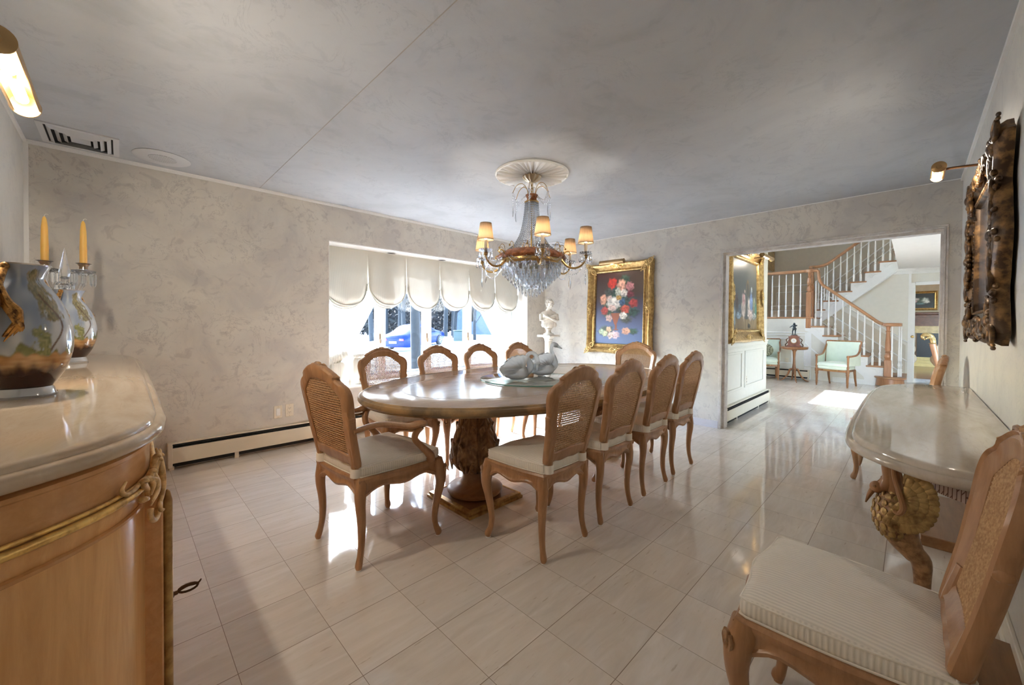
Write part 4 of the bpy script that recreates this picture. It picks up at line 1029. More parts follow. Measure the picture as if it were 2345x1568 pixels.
MB().box(SX0-.03, BX, low_nose[7]-.025, 1.79, 1.366, 1.4, ch=.01).build('landing_floor', M['oak'], st)
# stringer face of the lower flight, built as the area under the treads
poly = [(-.52, 0)]
sp_ = [(-.90, 0), (-.90, .0)]
sf = MB()
stair_poly = [(-.44, 0.0), (-.60, .0), (-.60, .368)]
pts = [(-.60, 0.0), (-.60, .366)]
for k in range(3, 8):
    y = low_nose[k] if k < 8 else .58
    pts += [(y, .2*(k-1)-.034), (y, .2*k-.034)]
pts += [(.70, 1.366), (.70, 1.10), (.58, 1.04), (-.30, .16), (-.34, 0)]
sf.f = []
prism(sf, pts, FX-.012, FX+.02)
sf.build('stringer', M['white'], st)
prism(MB(), [(-.36, 0), (-.34, .17), (.20, .75), (.56, 1.15), (.62, 1.06), (1.79, 1.06), (3.2, 1.06), (3.2, 0)], FX+.005, FX+.03).box(FX-.006, FX+.03, .62, 3.2, 1.06, 1.366).build('panelled_side', M['foyer_wall'], st)
pm = MB(); fx = lambda a, d, z: (FX+.005-d, a, z)
vframe(pm, fx, .92, 1.75, .33, .92, .03, .014)
pm.box(FX-.018, FX+.005, .66, 3.2, 1.035, 1.06, ch=.004).box(FX-.012, FX+.005, .70, 3.2, .985, 1.005)
for a, b in (((.70, .30), (.70, .82)), ((.70, .82), (.24, .34)), ((.24, .30), (.70, .30))):
    pm.tube([(FX, a[0], a[1]), (FX, b[0], b[1])], .013, 6)
pm.box(FX-.02, FX+.005, -.34, .20, 0, .10)
pm.build('panel_moulding', M['white'], st)
def scroll(mb, x, y, z, sgn=1, s=1.0):
    pth = []
    for k in range(26):
        a = k/25*2.6*pi; r = (.052-.0135*a/pi)*s; pth.append((x, y+sgn*cos(a)*r, z+sin(a)*r))
    mb.tube(pth, .006*s, 6)
    mb.tube(catmull([(x, y-sgn*.045*s, z+.02*s), (x, y-sgn*.08*s, z+.052*s), (x, y-sgn*.13*s, z+.062*s), (x, y-sgn*.155*s, z+.050*s)], 5), [.006*s, .012*s, .009*s, .003], 6)
for k in range(2, 7):
    m_ = MB(); scroll(m_, FX-.014, low_nose[k]+.075, .2*k-.115, -1, .85); m_.build('scroll_bracket', M['white'], st)
# upper flight
un = [(.665, 1.6)]+[(.50-.242*(k-1), 1.6+.2085*k) for k in range(1, 8)]
pu = []
for k, (y, z) in enumerate(un):
    y2 = un[k+1][0] if k+1 < len(un) else y-.24
    MB().box(UX-.06, BX, y2-.03, y+.025, z-.032, z, ch=.01).build('tread', M['oak'], st)
    MB().box(UX, BX, y-.02, y-.003, z-.2085, z-.032).build('riser', M['white'], st)
    pu += [(y, z-.2085), (y, z-.034)]
    m_ = MB(); scroll(m_, UX-.045, y-.10, z-.115, 1, .85)
    if k < 6: m_.build('scroll_bracket', M['white'], st)
pu += [(un[-1][0]-.24, un[-1][1]-.034), (un[-1][0]-.24, un[-1][1]-.30), (-.72, 2.40), (.60, 1.25), (.665, 1.25)]
sf = MB(); prism(sf, pu, UX-.04, UX); sf.build('stringer', M['white'], st)
MB().tube([(UX-.045, .62, 1.235), (UX-.045, -.74, 2.395)], .014, 6).build('stringer_moulding', M['white'], st)
# tan wainscot panels with mouldings behind the flights
pm = MB()
for d in (0, .20, .55): pm.tube([(BX-.012, .9, 1.75+d), (BX-.012, -1.2, 3.55+d)], .014, 6)
for y in (-.05, -.2): pm.tube([(BX-.012, y, 2.56+(-.0)+(.05-y)*.0), (BX-.012, y, 3.0)], .012, 6)
pm.tube([(BX-.012, .9, 1.75), (BX-.012, 1.79, 1.75)], .014, 6).tube([(BX-.012, .9, 1.62), (BX-.012, 1.79, 1.62)], .010, 6).tube([(BX-.012, .9, 2.30), (BX-.012, 1.79, 2.30)], .018, 6).tube([(BX-.012, .9, 2.12), (BX-.012, 1.70, 2.12)], .010, 6)
pm.tube([(BX-.012, 1.70, 1.70), (BX-.012, 1.70, 2.12)], .010, 6)
pm.build('wainscot_moulding', M['white'], st)
pm = MB(); prism(pm, [(.56, 1.1), (-.9, -.10+.2), (-.9, .80), (.56, 1.85)], UX-.006, UX-.002); pm.build('wainscot_panel', M['foyer_tan'], st)
pm = MB()
for z0 in (.86, .45, .14): pm.tube([(UX-.012, -.93, z0-.0), (UX-.012, .56, z0+1.16)], .013, 6)
pm.build('wainscot_moulding', M['white'], st)
def baluster(x, y, z0, z1):
    h = z1-z0; q = .036/2
    b = MB().box(x-q, x+q, y-q, y+q, z0, z0+.16, ch=.003)
    b.lathe([(.017, 0), (.012, .012), (.019, .028), (.012, .042), (.019, .06), (.021, .085), (.013, .115), (.010, .13), (.016, .14), (.010, .152), (.017, .17), (.0155, .30), (.011, h-.27), (.014, h-.255), (.010, h-.24), (.0105, h-.16)], c=(x, y, z0+.16), n=12)
    return b.build('baluster', M['white'], st)
rl = lambda y: interp(y, [(-.85, 1.195), (-.60, 1.205), (-.45, 1.315), (.237, 1.93), (.42, 2.10)])
baluster_ys = [(-.54, .4), (-.43, .4), (-.30, .6), (-.19, .6), (-.065, .8), (.05, .8), (.175, 1.0), (.29, 1.0), (.42, 1.2), (.52, 1.2)]
for y, z in baluster_ys: baluster(FX+.05, y, z, rl(y) if y < .45 else 2.2)
for a in (-.6, .25, 1.2): baluster(10.02+.13*cos(a-1.2), -.72-.13*sin(a+.6), .198, 1.20)
for k in range(8): baluster(FX+.05, .80+.137*k, 1.4, 2.375)
ru = lambda y: interp(y, [(-1.4, 4.15), (.50, 2.60), (.66, 2.60)])
for k, (y, z) in enumerate(un):
    for d in (.05, .165): baluster(UX-.01, y-d, z, ru(y-d))
def newel(x, y, z0, zb, z1, s=.045):
    h = z1-zb
    return MB().box(x-s, x+s, y-s, y+s, z0, zb, ch=.006).lathe([(s*.95, 0), (s*.7, .015), (s*.95, .035), (s*1.0, .07), (s*.7, .12), (s*.62, .135), (s*.88, .15), (s*.62, .165), (s*.86, .20), (s*.80, .30), (s*.55, h-.12), (s*.75, h-.10), (s*.5, h-.085), (s*.6, h-.02), (s*.8, h)], c=(x, y, zb), n=18).build('newel_post', M['oakz'], st)
newel(10.02, -.66, .198, .53, 1.20, .055); newel(FX+.03, .64, 1.15, 1.95, 2.40, .048); newel(UX+.0, .74, 1.2, 2.06, 2.60, .045)
def rail(path, cyc=False): return MB().tube(path, .032, 12, flat=(1.15, .95), up=(1, 0, 0), cyc=cyc)
hx = FX+.05
rr_ = rail(catmull([(hx, -.60, 1.235), (hx, -.50, 1.29), (hx, -.35, 1.425), (hx, .10, 1.83), (hx, .30, 2.01), (hx, .40, 2.10), (hx, .455, 2.20), (hx, .475, 2.32), (hx, .49, 2.41), (hx, .56, 2.43), (hx, .64, 2.43)], 6))
rr_.lathe([(.001, -.034), (.125, -.034), (.142, -.020), (.135, 0), (.145, .020), (.125, .034), (.001, .036)], c=(10.02, -.72, 1.235), n=32)
rr_.tube([(hx, .56, 2.43), (hx, 1.9, 2.43)], .034, 12).lathe([(.001, 0), (.06, 0), (.066, .03), (.06, .06), (.001, .065)], c=(hx-.02, .64, 2.395), n=20)
rr_.tube(catmull([(UX, .74, 2.64), (UX, .60, 2.64), (UX, .50, 2.67), (UX, .38, 2.74), (UX, -.2, 3.21), (UX, -.74, 3.65)], 5), .034, 12).lathe([(.001, 0), (.07, 0), (.076, .03), (.07, .06), (.001, .065)], c=(UX, .74, 2.60), n=20)
rr_.tube([(hx, .60, 2.45), (UX, .72, 2.62)], .03, 10)
rr_.build('handrail', M['oak'], st)

gm = thing('gilt_frame', 'carved gilt frame edge high on the stairwell wall, left of the upper flight', 'frame', (11.2, 1.78, 3.05), 0)
gf = MB()
for k in range(16):
    z = -.36+.045*k; gf.ell((0, -.03, z), (.10+.02*sin(k*2.1), .03, .032), 6)
gf.box(-.09, 1.0, -.03, 0, -.34, .36).build('carved_edge', M['gold'], gm)

# ------------------------------------------------------------------ foyer furniture
def foyer_chair(lab, loc, rz):
    t = thing('upholstered_armchair', lab, 'armchair', loc, rz, 'mint green armchairs in the foyer')
    # faces +y
    W_, D_ = .27, .25
    s_ = MB().loft([[(x*(1-.05*(y < 0)), y, z) for x, y in ((-W_+.03, -D_+.02), (W_-.03, -D_+.02), (W_-.02, D_-.02), (0, D_+.015), (-W_+.02, D_-.02))] for z in (.30, .34)]); s_.build('seat_rail', M['walnut'], t)
    n_ = 40; o = resample([Vector(p) for p in ((-W_+.04, -D_+.05, 0), (W_-.04, -D_+.05, 0), (W_-.02, D_-.03, 0), (0, D_+.01, 0), (-W_+.02, D_-.03, 0))], n_)
    c = lambda s, z: [(p.x*s, p.y*s, z) for p in o]
    MB().disc([c(.97, .34), c(1.0, .35), c(1.01, .38), c(.98, .395), c(1.02, .40), c(1.04, .43), c(1.0, .455), c(.9, .47), c(.6, .485), c(.3, .49)], (0, 0, .49)).build('seat_cushion', M['mint'], t, sharp=80)
    def bk(u, v, d=0):
        a = (u-.5)*2; x = a*(W_-.015+.03*v); y = -D_+.05-.10*v+d+.02*(1-a*a)*-1; z = .44+v*.45+.0*a; return (x, y, z)
    b = MB(); b.grid(lambda u, v: bk(u, v, .02), 12, 8); b.grid(lambda u, v: bk(u, v, -.025), 12, 8); b.build('back_upholstery', M['mint'], t)
    MB().tube([bk(u/10, 1.0) for u in range(11)], .026, 8, flat=(.8, 1)).tube([bk(0, v/6) for v in range(7)], .020, 8).tube([bk(1, v/6) for v in range(7)], .020, 8).build('back_frame', M['walnut'], t)
    MB().tube([(bk(u/10, 1.0)[0], bk(u/10, 1)[1]+.024, .895) for u in range(3, 8)], .006, 6).tube([(x, D_+.012, .325) for x in (-.12, 0, .12)], .006, 6).build('gilt_carving', M['gold'], t)
    for s in (-1, 1):
        ap = catmull([(s*(W_+.01), -D_-.03, .83), (s*(W_+.02), -D_+.04, .70), (s*(W_+.015), -D_+.14, .63), (s*W_, .05, .61), (s*(W_-.01), D_-.05, .605)], 5)
        a = MB().tube(ap, [.018, .018, .018, .018, .020], 8)
        a.ell((s*(W_-.01), D_-.04, .605), (.026, .028, .026), 7).lathe([(.018, 0), (.016, .02), (.022, .05), (.016, .08), (.018, .20), (.020, .26)], c=(s*(W_-.01), D_-.045, .34), n=12)
        a.build('arm_frame', M['walnut'], t)
        g = MB(); sp2 = resample(ap, 12, False)
        for dx in (.010, -.010): g.grid(lambda u, v, dx=dx: (sp2[int(round(u*11))].x+dx, sp2[int(round(u*11))].y, .42+(sp2[int(round(u*11))].z-.42)*v), 11, 3)
        g.build('arm_upholstery', M['mint'], t)
        MB().lathe([(.014, 0), (.012, .02), (.018, .04), (.022, .22), (.030, .25), (.024, .27), (.032, .29), (.032, .345)], c=(s*(W_-.015), D_-.045, 0), n=14).build('leg', M['walnut'], t)
        MB().tube([(s*(W_-.05), -D_+.05, .33), (s*(W_-.05), -D_+.01, .15), (s*(W_-.05), -D_-.04, 0)], [.024, .020, .015], 8).build('leg', M['walnut'], t)
    return t
foyer_chair('mint green armchair with walnut frame, in front of the stair flight in the foyer', (9.36, .065, 0), atan2(.253, -.967)-pi/2)
f2 = foyer_chair('mint green armchair holding a patterned pillow, half hidden behind the passage wall', (9.56, 1.36, 0), atan2(-.20, -.97)-pi/2)
pl = MB().ell((9.60, 1.37, .645), (.07, .17, .15), 10)
def lattice():
    t = NT('lattice_fabric'); v = t.coord((1, 1, 1), (radians(45), 0, 0)); b = t.n('ShaderNodeTexChecker'); b.inputs['Scale'].default_value = 40; t.l(v, b.inputs[0])
    t.set(Base_Color=t.mix(b.outputs['Fac'], (.10, .10, .06), (.42, .40, .26)), Roughness=.8); return t.m
tag(pl.build('throw_pillow', lattice()), 'dark patterned pillow leaning in the left mint armchair', 'pillow')
pt2 = thing('pedestal_table', 'small round walnut table on four splayed legs between the mint armchairs', 'table', (9.47, .79, 0))
MB().lathe([(.001, .69), (.20, .69), (.235, .70), (.245, .712), (.242, .725), (.25, .738), (.245, .748), (.001, .75)], n=44).build('table_top', M['walnut'], pt2)
MB().lathe([(.05, .69), (.045, .67), (.028, .64), (.020, .50), (.026, .38), (.034, .30), (.045, .26), (.030, .23), (.04, .20), (.001, .18)], n=20).build('column', M['walnut'], pt2)
for k in range(4):
    a = radians(20+90*k); d = Vector((cos(a), sin(a), 0))
    MB().tube(catmull([d*.02+Vector((0, 0, .27)), d*.07+Vector((0, 0, .25)), d*.12+Vector((0, 0, .13)), d*.20+Vector((0, 0, .035)), d*.26+Vector((0, 0, .009))], 6), [.020, .022, .017, .012, .009], 8).build('leg', M['walnut'], pt2)
ck = thing('mantel_clock', 'brown marble and bronze clock on the round foyer table', 'clock', (9.45, .79, .75), pi)
prof = [(.135, 0), (.14, .015), (.12, .03), (.10, .05), (.115, .09), (.095, .14), (.085, .19), (.098, .205), (.098, .222), (.06, .226), (.06, .245)]
b = MB()
for (a, z), (a2, z2) in zip(prof, prof[1:]):
    if z2 > z: b.loft([[(-.05, -a, z), (.05, -a, z), (.05, a, z), (-.05, a, z)], [(-.05, -a2, z2), (.05, -a2, z2), (.05, a2, z2), (-.05, a2, z2)]])
b.build('case', M['redmarble'], ck)
for s in (-1, 1):
    MB().tube(catmull([(.02, s*.09, .19), (.02, s*.14, .15), (.02, s*.125, .09), (.02, s*.155, .04), (.02, s*.15, .0)], 5), [.006, .009, .007, .010, .006], 6).build('scroll_foot', M['bronze'], ck)
MB().lathe([(.001, 0), (.050, 0), (.050, .008), (.001, .009)], n=28, M=Matrix.Rotation(pi/2, 4, 'Y')).tr(Matrix.Translation((.05, 0, .13))).build('dial', M['white'], ck)
MB().lathe([(.048, 0), (.056, 0), (.056, .012), (.048, .012), (.048, 0)], n=28, M=Matrix.Rotation(pi/2, 4, 'Y')).tr(Matrix.Translation((.05, 0, .13))).tube([(.061, 0, .13), (.061, .0, .165)], .002, 4).tube([(.061, 0, .13), (.061, .022, .125)], .0025, 4).build('bezel_and_hands', M['brass'], ck)
def figure(name, lab, loc, rz, h, mat, cat='statuette'):
    t = thing(name, lab, cat, loc, rz); s = h/.30
    me = bpy.data.meshes.new('body'); 
    V = {'pel': (0, 0, .145), 'che': (0, .008, .195), 'nek': (.0, .010, .225), 'hed': (.0, .014, .245), 'top': (.0, .014, .272), 'ls': (.030, .008, .212), 'le': (.058, .02, .185), 'lh': (.082, .03, .165), 'rs': (-.030, .008, .212), 're': (-.055, .03, .200), 'rh': (-.060, .05, .225),
         'lp': (.018, 0, .135), 'lk': (.030, .016, .082), 'la': (.036, -.004, .028), 'lt': (.040, .020, .018), 'rp': (-.018, 0, .135), 'rk': (-.018, .004, .080), 'ra': (-.016, .0, .028), 'rt': (-.018, .026, .018)}
    E_ = [('pel', 'che'), ('che', 'nek'), ('nek', 'hed'), ('hed', 'top'), ('che', 'ls'), ('ls', 'le'), ('le', 'lh'), ('che', 'rs'), ('rs', 're'), ('re', 'rh'), ('pel', 'lp'), ('lp', 'lk'), ('lk', 'la'), ('la', 'lt'), ('pel', 'rp'), ('rp', 'rk'), ('rk', 'ra'), ('ra', 'rt')]
    Rr = dict(pel=.024, che=.027, nek=.011, hed=.021, top=.015, ls=.013, le=.010, lh=.007, rs=.013, re=.010, rh=.007, lp=.018, lk=.013, la=.008, lt=.006, rp=.018, rk=.013, ra=.008, rt=.006)
    ks = list(V); me.from_pydata([tuple(c*s for c in V[k]) for k in ks], [(ks.index(a), ks.index(b)) for a, b in E_], [])
    o = bpy.data.objects.new('body', me); COL.objects.link(o); o.parent = t
    sk = o.modifiers.new('skin', 'SKIN'); o.modifiers.new('sub', 'SUBSURF').levels = 2; o.modifiers['sub'].render_levels = 2
    lay = me.skin_vertices[0].data if me.skin_vertices else None
    if lay is None:
        bm = bmesh.new(); bm.from_mesh(me); bm.verts.layers.skin.verify(); bm.to_mesh(me); bm.free(); lay = me.skin_vertices[0].data
    for i, k in enumerate(ks): lay[i].radius = (Rr[k]*s, Rr[k]*s); lay[i].use_root = (k == 'pel')
    me.materials.append(mat)
    MB().lathe([(.001, 0), (.055*s, 0), (.052*s, .012*s), (.03*s, .020*s), (.001, .020*s)], n=20).build('base', mat, t)
    MB().lathe([(.026*s, .165*s), (.036*s, .150*s), (.040*s, .125*s), (.030*s, .118*s), (.02*s, .14*s)], n=18).build('tunic', mat, t)
    return t
M['verdigris'] = plain('green_black_bronze', (.055, .065, .068), .35, .6, var=.3)
figure('statuette', 'dark bronze statuette of a standing boy on top of the foyer clock', (9.45, .79, .9965), -pi/2-.2+pi, .30, M['verdigris'])
heater('baseboard_heater', 2.3, 'low cream heater along the foyer wall behind the mint armchairs', (FX-.002, .25, 0), pi/2)
bpy.data.objects['baseboard_heater.002'].rotation_euler.z = -pi/2; bpy.data.objects['baseboard_heater.002'].location = (FX-.001, 2.9, 0)
plate('wall_socket', 'white wall socket on the foyer wall between the round table and the mint armchair', 'socket', (FX-.002, 1.03, .40), -pi/2, 'socket')

# far room
fp = thing('fireplace', 'dark carved wooden fireplace with gold marble surround in the far room', 'fireplace', (16.59, -1.65, 0), 0)
MB().box(-.22, 0, -.75, .75, 1.55, 1.63, ch=.02).box(-.16, 0, -.70, .70, 1.48, 1.55).box(-.12, 0, -.68, .68, 1.25, 1.48).box(-.14, 0, -.70, .70, 1.22, 1.27).build('mantel', plain('dark_mahogany', (.09, .03, .018), .3, var=.3), fp)
MB().box(-.08, 0, -.66, .66, 1.0, 1.24).build('marble_lintel', plain('gold_marble', (.36, .26, .12), .25, var=.25), fp)
MB().box(-.06, 0, -.55, .55, .27, 1.0).build('firebox', M['black'], fp)
MB().box(-.30, 0, -.6, .6, 0, .10).box(-.22, 0, -.6, .6, .10, .18).box(-.14, 0, -.6, .6, .18, .27).build('hearth_steps', plain('gold_brass_hearth', (.42, .33, .14), .3, .3), fp)
def slipper(lab, loc):
    t = thing('tufted_armchair', lab, 'armchair', loc, 0, 'tufted armchairs in the far room'); m_ = plain('beige_upholstery', (.45, .36, .25), .7) if 'beige' not in M else M['beige']; M['beige'] = m_
    MB().ell((0, 0, .30), (.30, .17, .17), 10).build('seat', m_, t)
    MB().tube([(-.25, 0, .56), (.22, 0, .56)], [.13, .15], 16).box(-.24, .2, -.11, .11, .12, .55, ch=.04).build('rolled_arm', m_, t)
    for sx in (-.2, .2): MB().tube([(sx, 0, .14), (sx, 0, 0)], [.02, .014], 6).build('leg', M['walnut'], t)
    return t
slipper('beige armchair on the left before the far room fireplace', (15.0, -.93, 0)); slipper('beige armchair on the right before the far room fireplace', (15.0, -1.52, 0))
M['x']=None
hp = thing('carved_pillar', 'leaning wooden pillar with a gilded scroll capital seen through the far doorway', 'pillar', (13.2, -1.48, 0))
MB().tube([(0, 0, 0), (0, .04, .30), (0, .13, .78)], [.05, .05, .06], 14).build('shaft', M['oakz'], hp)
b = MB().lathe([(.060, .78), (.072, .79), (.058, .80)], n=16, c=(0, .13, 0))
b.tube(catmull([(0, .12, .80), (0, .13, .88), (0, .17, .97), (0, .25, 1.00), (0, .30, .96), (0, .29, .91), (0, .25, .92)], 5), [.05, .055, .055, .045, .035, .02], 12)
for k in range(7): b.ell((-.045, .10+.028*k, .90+.035*sin(k*.6)), (.014, .016, .045-.004*k), 6)
b.build('gilded_capital', M['feather'], hp)

# ------------------------------------------------------------------ sideboard
def arcoff(pts, d):     # inset a plan polyline (open, against the wall) by d
    P = [Vector((x, y, 0)) for x, y in pts]; out = []
    for i, p in enumerate(P):
        a = P[max(i-1, 0)]; b = P[min(i+1, len(P)-1)]; t_ = (b-a).normalized(); n_ = Vector((-t_.y, t_.x, 0))
        q = p+n_*d; out.append((q.x, q.y))
    out[0] = (XL+.004, out[0][1]); out[-1] = (XL+.004, out[-1][1]); return out
near = [(-1.344, -.25), (-1.20, -.13), (-1.10, -.055), (-1.015, -.005), (-.945, .050), (-.890, .108), (-.846, .180), (-.815, .275), (-.800, .40)]
SBY = 1.48
half = [(p.x, p.y) for p in catmull([(x, y, 0) for x, y in near], 6)]
outl = half+[(-.795, .75), (-.790, SBY), (-.795, 2*SBY-.75)]+[(x, 2*SBY-y) for x, y in reversed(half)]
outl = [(p.x, p.y) for p in resample([Vector((x, y, 0)) for x, y in outl], 260, False)]
sb = thing('sideboard', 'curved fruitwood sideboard with marble top and gilt beading along the left wall', 'sideboard', (-1.1, SBY, 0))
MI = Matrix.Translation((1.1, -SBY, 0))
def sbring(d, z): return [(x, y, z) for x, y in arcoff(outl, d)]
def sbbuild(m_, name, mat, parent=sb, **k): m_.tr(MI); return m_.build(name, mat, parent, **k)
top_prof = [(.030, .930)]+[(.0145-.0145*cos(a), .9455+.0150*sin(a)) for a in [radians(-85+170*k/10) for k in range(11)]]+[(.021, .961)]+[(.021+.014*(1-cos(a)), .961+.014*sin(a)) for a in [radians(90*k/7) for k in range(1, 8)]]+[(.045, .975)]
m_ = MB().loft([sbring(d, z) for d, z in top_prof])
sbbuild(m_, 'marble_top', M['marble'], sharp=28)
M['sidewood'] = wood('honey_veneer', (.66, .33, .11), (.86, .49, .19), .18, 'z', 5)
M['sidewood2'] = wood('frieze_veneer', (.54, .26, .09), (.70, .38, .16), .22, 'y', 5)
sbbuild(MB().loft([sbring(d, z) for d, z in ((.034, .835), (.034, .905), (.026, .910), (.026, .918), (.040, .922), (.046, .932))]), 'frieze', M['sidewood2'])
sbbuild(MB().loft([sbring(d, z) for d, z in ((.040, .06), (.040, .79), (.036, .80), (.034, .835))]), 'carcass', M['sidewood'])
sbbuild(MB().loft([sbring(d, z) for d, z in ((.030, 0), (.030, .05), (.040, .062))]), 'base_moulding', M['sidewood2'])
M['brightgilt'] = gilt('bright_gilding', (.95, .62, .18), (.50, .27, .07), .28, 35, .36, .56, .35)
for z, r, nm, mt in ((.826, .0085, 'gilt_beading', M['brightgilt']), (.841, .004, 'gilt_beading', M['brightgilt'])):
    ri = sbring(.028, z); m_ = MB().tube(ri[1:-1], r, 14); sbbuild(m_, nm, mt)
for i0, i1 in ((3, 50), (210, 257)):
    ri = sbring(.038, .775)[i0:i1]; lo = sbring(.038, .12)[i0:i1]
    m_ = MB().tube(ri, .006, 6).tube(lo, .006, 6).tube([ri[0], lo[0]], .006, 6); 
    e = ri[-1]; pth = catmull([ri[-1], Vector(ri[-1])+Vector((.012, .02, -.02)), Vector(ri[-1])+Vector((.020, .05, -.025)), Vector(ri[-1])+Vector((.024, .07, -.005))], 4) if i0 < 50 else [ri[0], ri[0]]
    sbbuild(m_, 'panel_moulding', M['sidewood2'])
# gilded corner columns, door panels with escutcheon and key
for sgn in (1, -1):
    cy = .365 if sgn == 1 else 2*SBY-.365
    sbbuild(MB().box(-.862, -.812, cy-.03, cy+.012, .06, .78, ch=.004), 'stile', M['sidewood2'])
    m_ = MB().lathe([(.011, .07), (.011, .74), (.006, .765), (.001, .77)], c=(-.803, cy-.006*sgn, 0), n=12)
    sbbuild(m_, 'gilt_corner_column', M['giltedge'])
    P3 = [Vector((x, y, 0)) for x, y in arcoff(outl, .030)]
    if sgn < 0: P3 = P3[::-1]
    i0 = min(range(len(P3)), key=lambda i: abs(P3[i].y-(cy-.025*sgn))+(9 if P3[i].x < -.9 else 0))
    def sfc(a, h, d=0, P3=P3, i0=i0, sgn=sgn):
        i = i0; r = abs(a); st_ = 1 if a > 0 else -1
        while r > 0 and 1 < i < len(P3)-2:
            L = (P3[i+st_]-P3[i]).length
            if r < L: break
            r -= L; i += st_
        p = P3[i].lerp(P3[i+st_], r/max(1e-6, (P3[i+st_]-P3[i]).length)); t_ = (P3[i+1]-P3[i-1]).normalized(); n_ = Vector((t_.y, -t_.x, 0))*(1 if sgn > 0 else -1)
        q = p+n_*d; return Vector((q.x, q.y, .815+h))
    m_ = MB()
    def sw(pts, rad, n=12, flat=(1, 1)): m_.tube([sfc(p[0]*1.4, p[1], p[2]) for p in [tuple(v) for v in catmull(pts, 8)]], [q*.62 for q in rad], n, flat=flat)
    for k in range(6):      # fluted rocaille lobes
        an = radians(158-21*k); L1 = .062+.012*(k % 2); ca_, sa_ = cos(an), sin(an)
        sw([(-.035+ca_*.010, -.035+sa_*.010, .004), (-.035+ca_*L1*.6, -.035+sa_*L1*.75, .010), (-.035+ca_*L1*1.05, -.035+sa_*L1*1.25, .014), (-.035+ca_*L1*1.12, -.035+sa_*L1*1.42, .020), (-.035+ca_*L1*1.10, -.035+sa_*L1*1.36, .026)], [.004, .009, .012, .010, .004])
    sw([(-.125, .052, .006), (-.135, .040, .007), (-.128, .026, .008), (-.108, .026, .009), (-.088, .034, .010), (-.070, .030, .014), (-.060, .010, .018), (-.066, -.012, .016)], [.004, .007, .008, .007, .008, .010, .009, .004])
    sw([(-.066, .030, .014), (-.048, .012, .020), (-.046, -.012, .020), (-.060, -.030, .014)], [.004, .010, .009, .003])
    sw([(-.030, .022, .014), (-.040, .005, .020), (-.036, -.020, .018), (-.050, -.045, .010)], [.004, .010, .009, .003])
    sw([(-.040+cos(a)*(.034-.0095*a/pi), -.062+sin(a)*(.034-.0095*a/pi), .008+.002*a) for a in [k/16*2.7*pi+pi*.8 for k in range(17)]], [.010, .009, .008, .006])
    sw([(-.006, .075, .012), (-.002, .045, .020), (-.006, .010, .024), (-.004, -.030, .024), (-.014, -.070, .016), (-.026, -.092, .006)], [.004, .009, .011, .011, .009, .004])
    for k in range(5): m_.ell(sfc(.004, .06-.026*k, .018), (.005, .007, .010), 10)
    sbbuild(m_, 'carved_corner_mount', M['carvemount'] if 'carvemount' in M else gilt('gilded_carving', (.88, .60, .27), (.42, .22, .08), .3, 40, .36, .58, .15))
for k, (y0, y1) in enumerate(((.43, 1.12), (1.14, 1.82), (1.84, 2.53))):
    d = MB().box(-.840, -.822, y0, y1, .10, .79, ch=.003); d = sbbuild(d, 'door', M['sidewood'])
    m_ = MB()
    for a, b in (((y0+.05, .15), (y1-.05, .15)), ((y1-.05, .15), (y1-.05, .74)), ((y1-.05, .74), (y0+.05, .74)), ((y0+.05, .74), (y0+.05, .15))): m_.tube([(-.820, a[0], a[1]), (-.820, b[0], b[1])], .007, 6)
    sbbuild(m_, 'door_moulding', M['sidewood2'], d)
    if k == 0:
        m_ = MB()
        for q in range(7): m_.ell((-.824, y0+.03+.004*sin(q*2), .33+.032*q), (.006, .014, .018), 6)
        sbbuild(m_, 'escutcheon', M['oldbrass'] if 'oldbrass' in M else M['bronze'], d)
        m_ = MB().tube([(-.826, y0+.03, .435), (-.800, y0+.03, .435), (-.775, y0+.03, .437)], [.0055, .007, .0055], 8)
        for q in range(4): m_.ell((-.815+.010*q, y0+.03, .435), (.0035, .0085, .0085), 6)
        kc = Vector((-.752, y0+.03, .440))
        m_.tube([kc+Vector((cos(a)*.022, 0, sin(a)*.010)) for a in [2*pi*i/14 for i in range(14)]], .0035, 6, cyc=True)
        m_.tube(catmull([kc+Vector((-.02, 0, 0)), kc+Vector((0, 0, .006)), kc+Vector((.022, 0, .004)), kc+Vector((.030, 0, .012))], 4), [.003, .004, .002], 6)
        sbbuild(m_, 'key', M['bronze'], d)

# vases
def vase_paint(th, v, near):
    n = vn(th*5, v*9, 2); n2 = vn(th*30, v*60, 3); n3 = vn(th*7, v*7, 5); fbm = .5*vn(th*8, v*16, 7)+.3*vn(th*18, v*36, 8)+.2*vn(th*40, v*80, 9)
    c = mixc((.26, .32, .43), (.60, .62, .62), sm(n*.6+(1-v)*.6, .2, .9))
    gr = mixc((.34, .15, .045), (.62, .38, .16), vn(th*4, v*60, 4))
    hor = .34+.05*(n3-.5)
    bt = hor+.10*sm(vn(th*6, 1, 6), .35, .8); c = mixc(c, mixc((.09, .10, .03), (.30, .29, .10), fbm), sm(bt-v+.03*(fbm-.5), -.012, .015))
    c = mixc(c, mixc(gr, (.045, .016, .010), sm(hor-v+.03*(fbm-.5), .05, .15)), sm(hor-v, -.01, .02))
    tx = (th % 2.2)-1.15+.10*sin(v*9); cr = exp(-(tx/.42)**2)*sm(v, .50, .62)*(1-sm(v, .93, 1.0))
    c = mixc(c, mixc((.10, .09, .03), (.34, .28, .12), n2), .9*sm(cr*fbm, .22, .40))
    if hor < v < .78: c = mixc(c, (.14, .09, .06), 1-sm(abs(tx-.12*sin(v*14)), .012, .045))
    t2 = (th % 1.7)-.85; 
    if v > hor: c = mixc(c, mixc((.13, .14, .05), (.36, .36, .15), n2), sm(exp(-(t2/.22)**2)*fbm*(1-sm(v, .46, .62)), .18, .36))
    if v < .03: c = (.03, .015, .01)
    return c
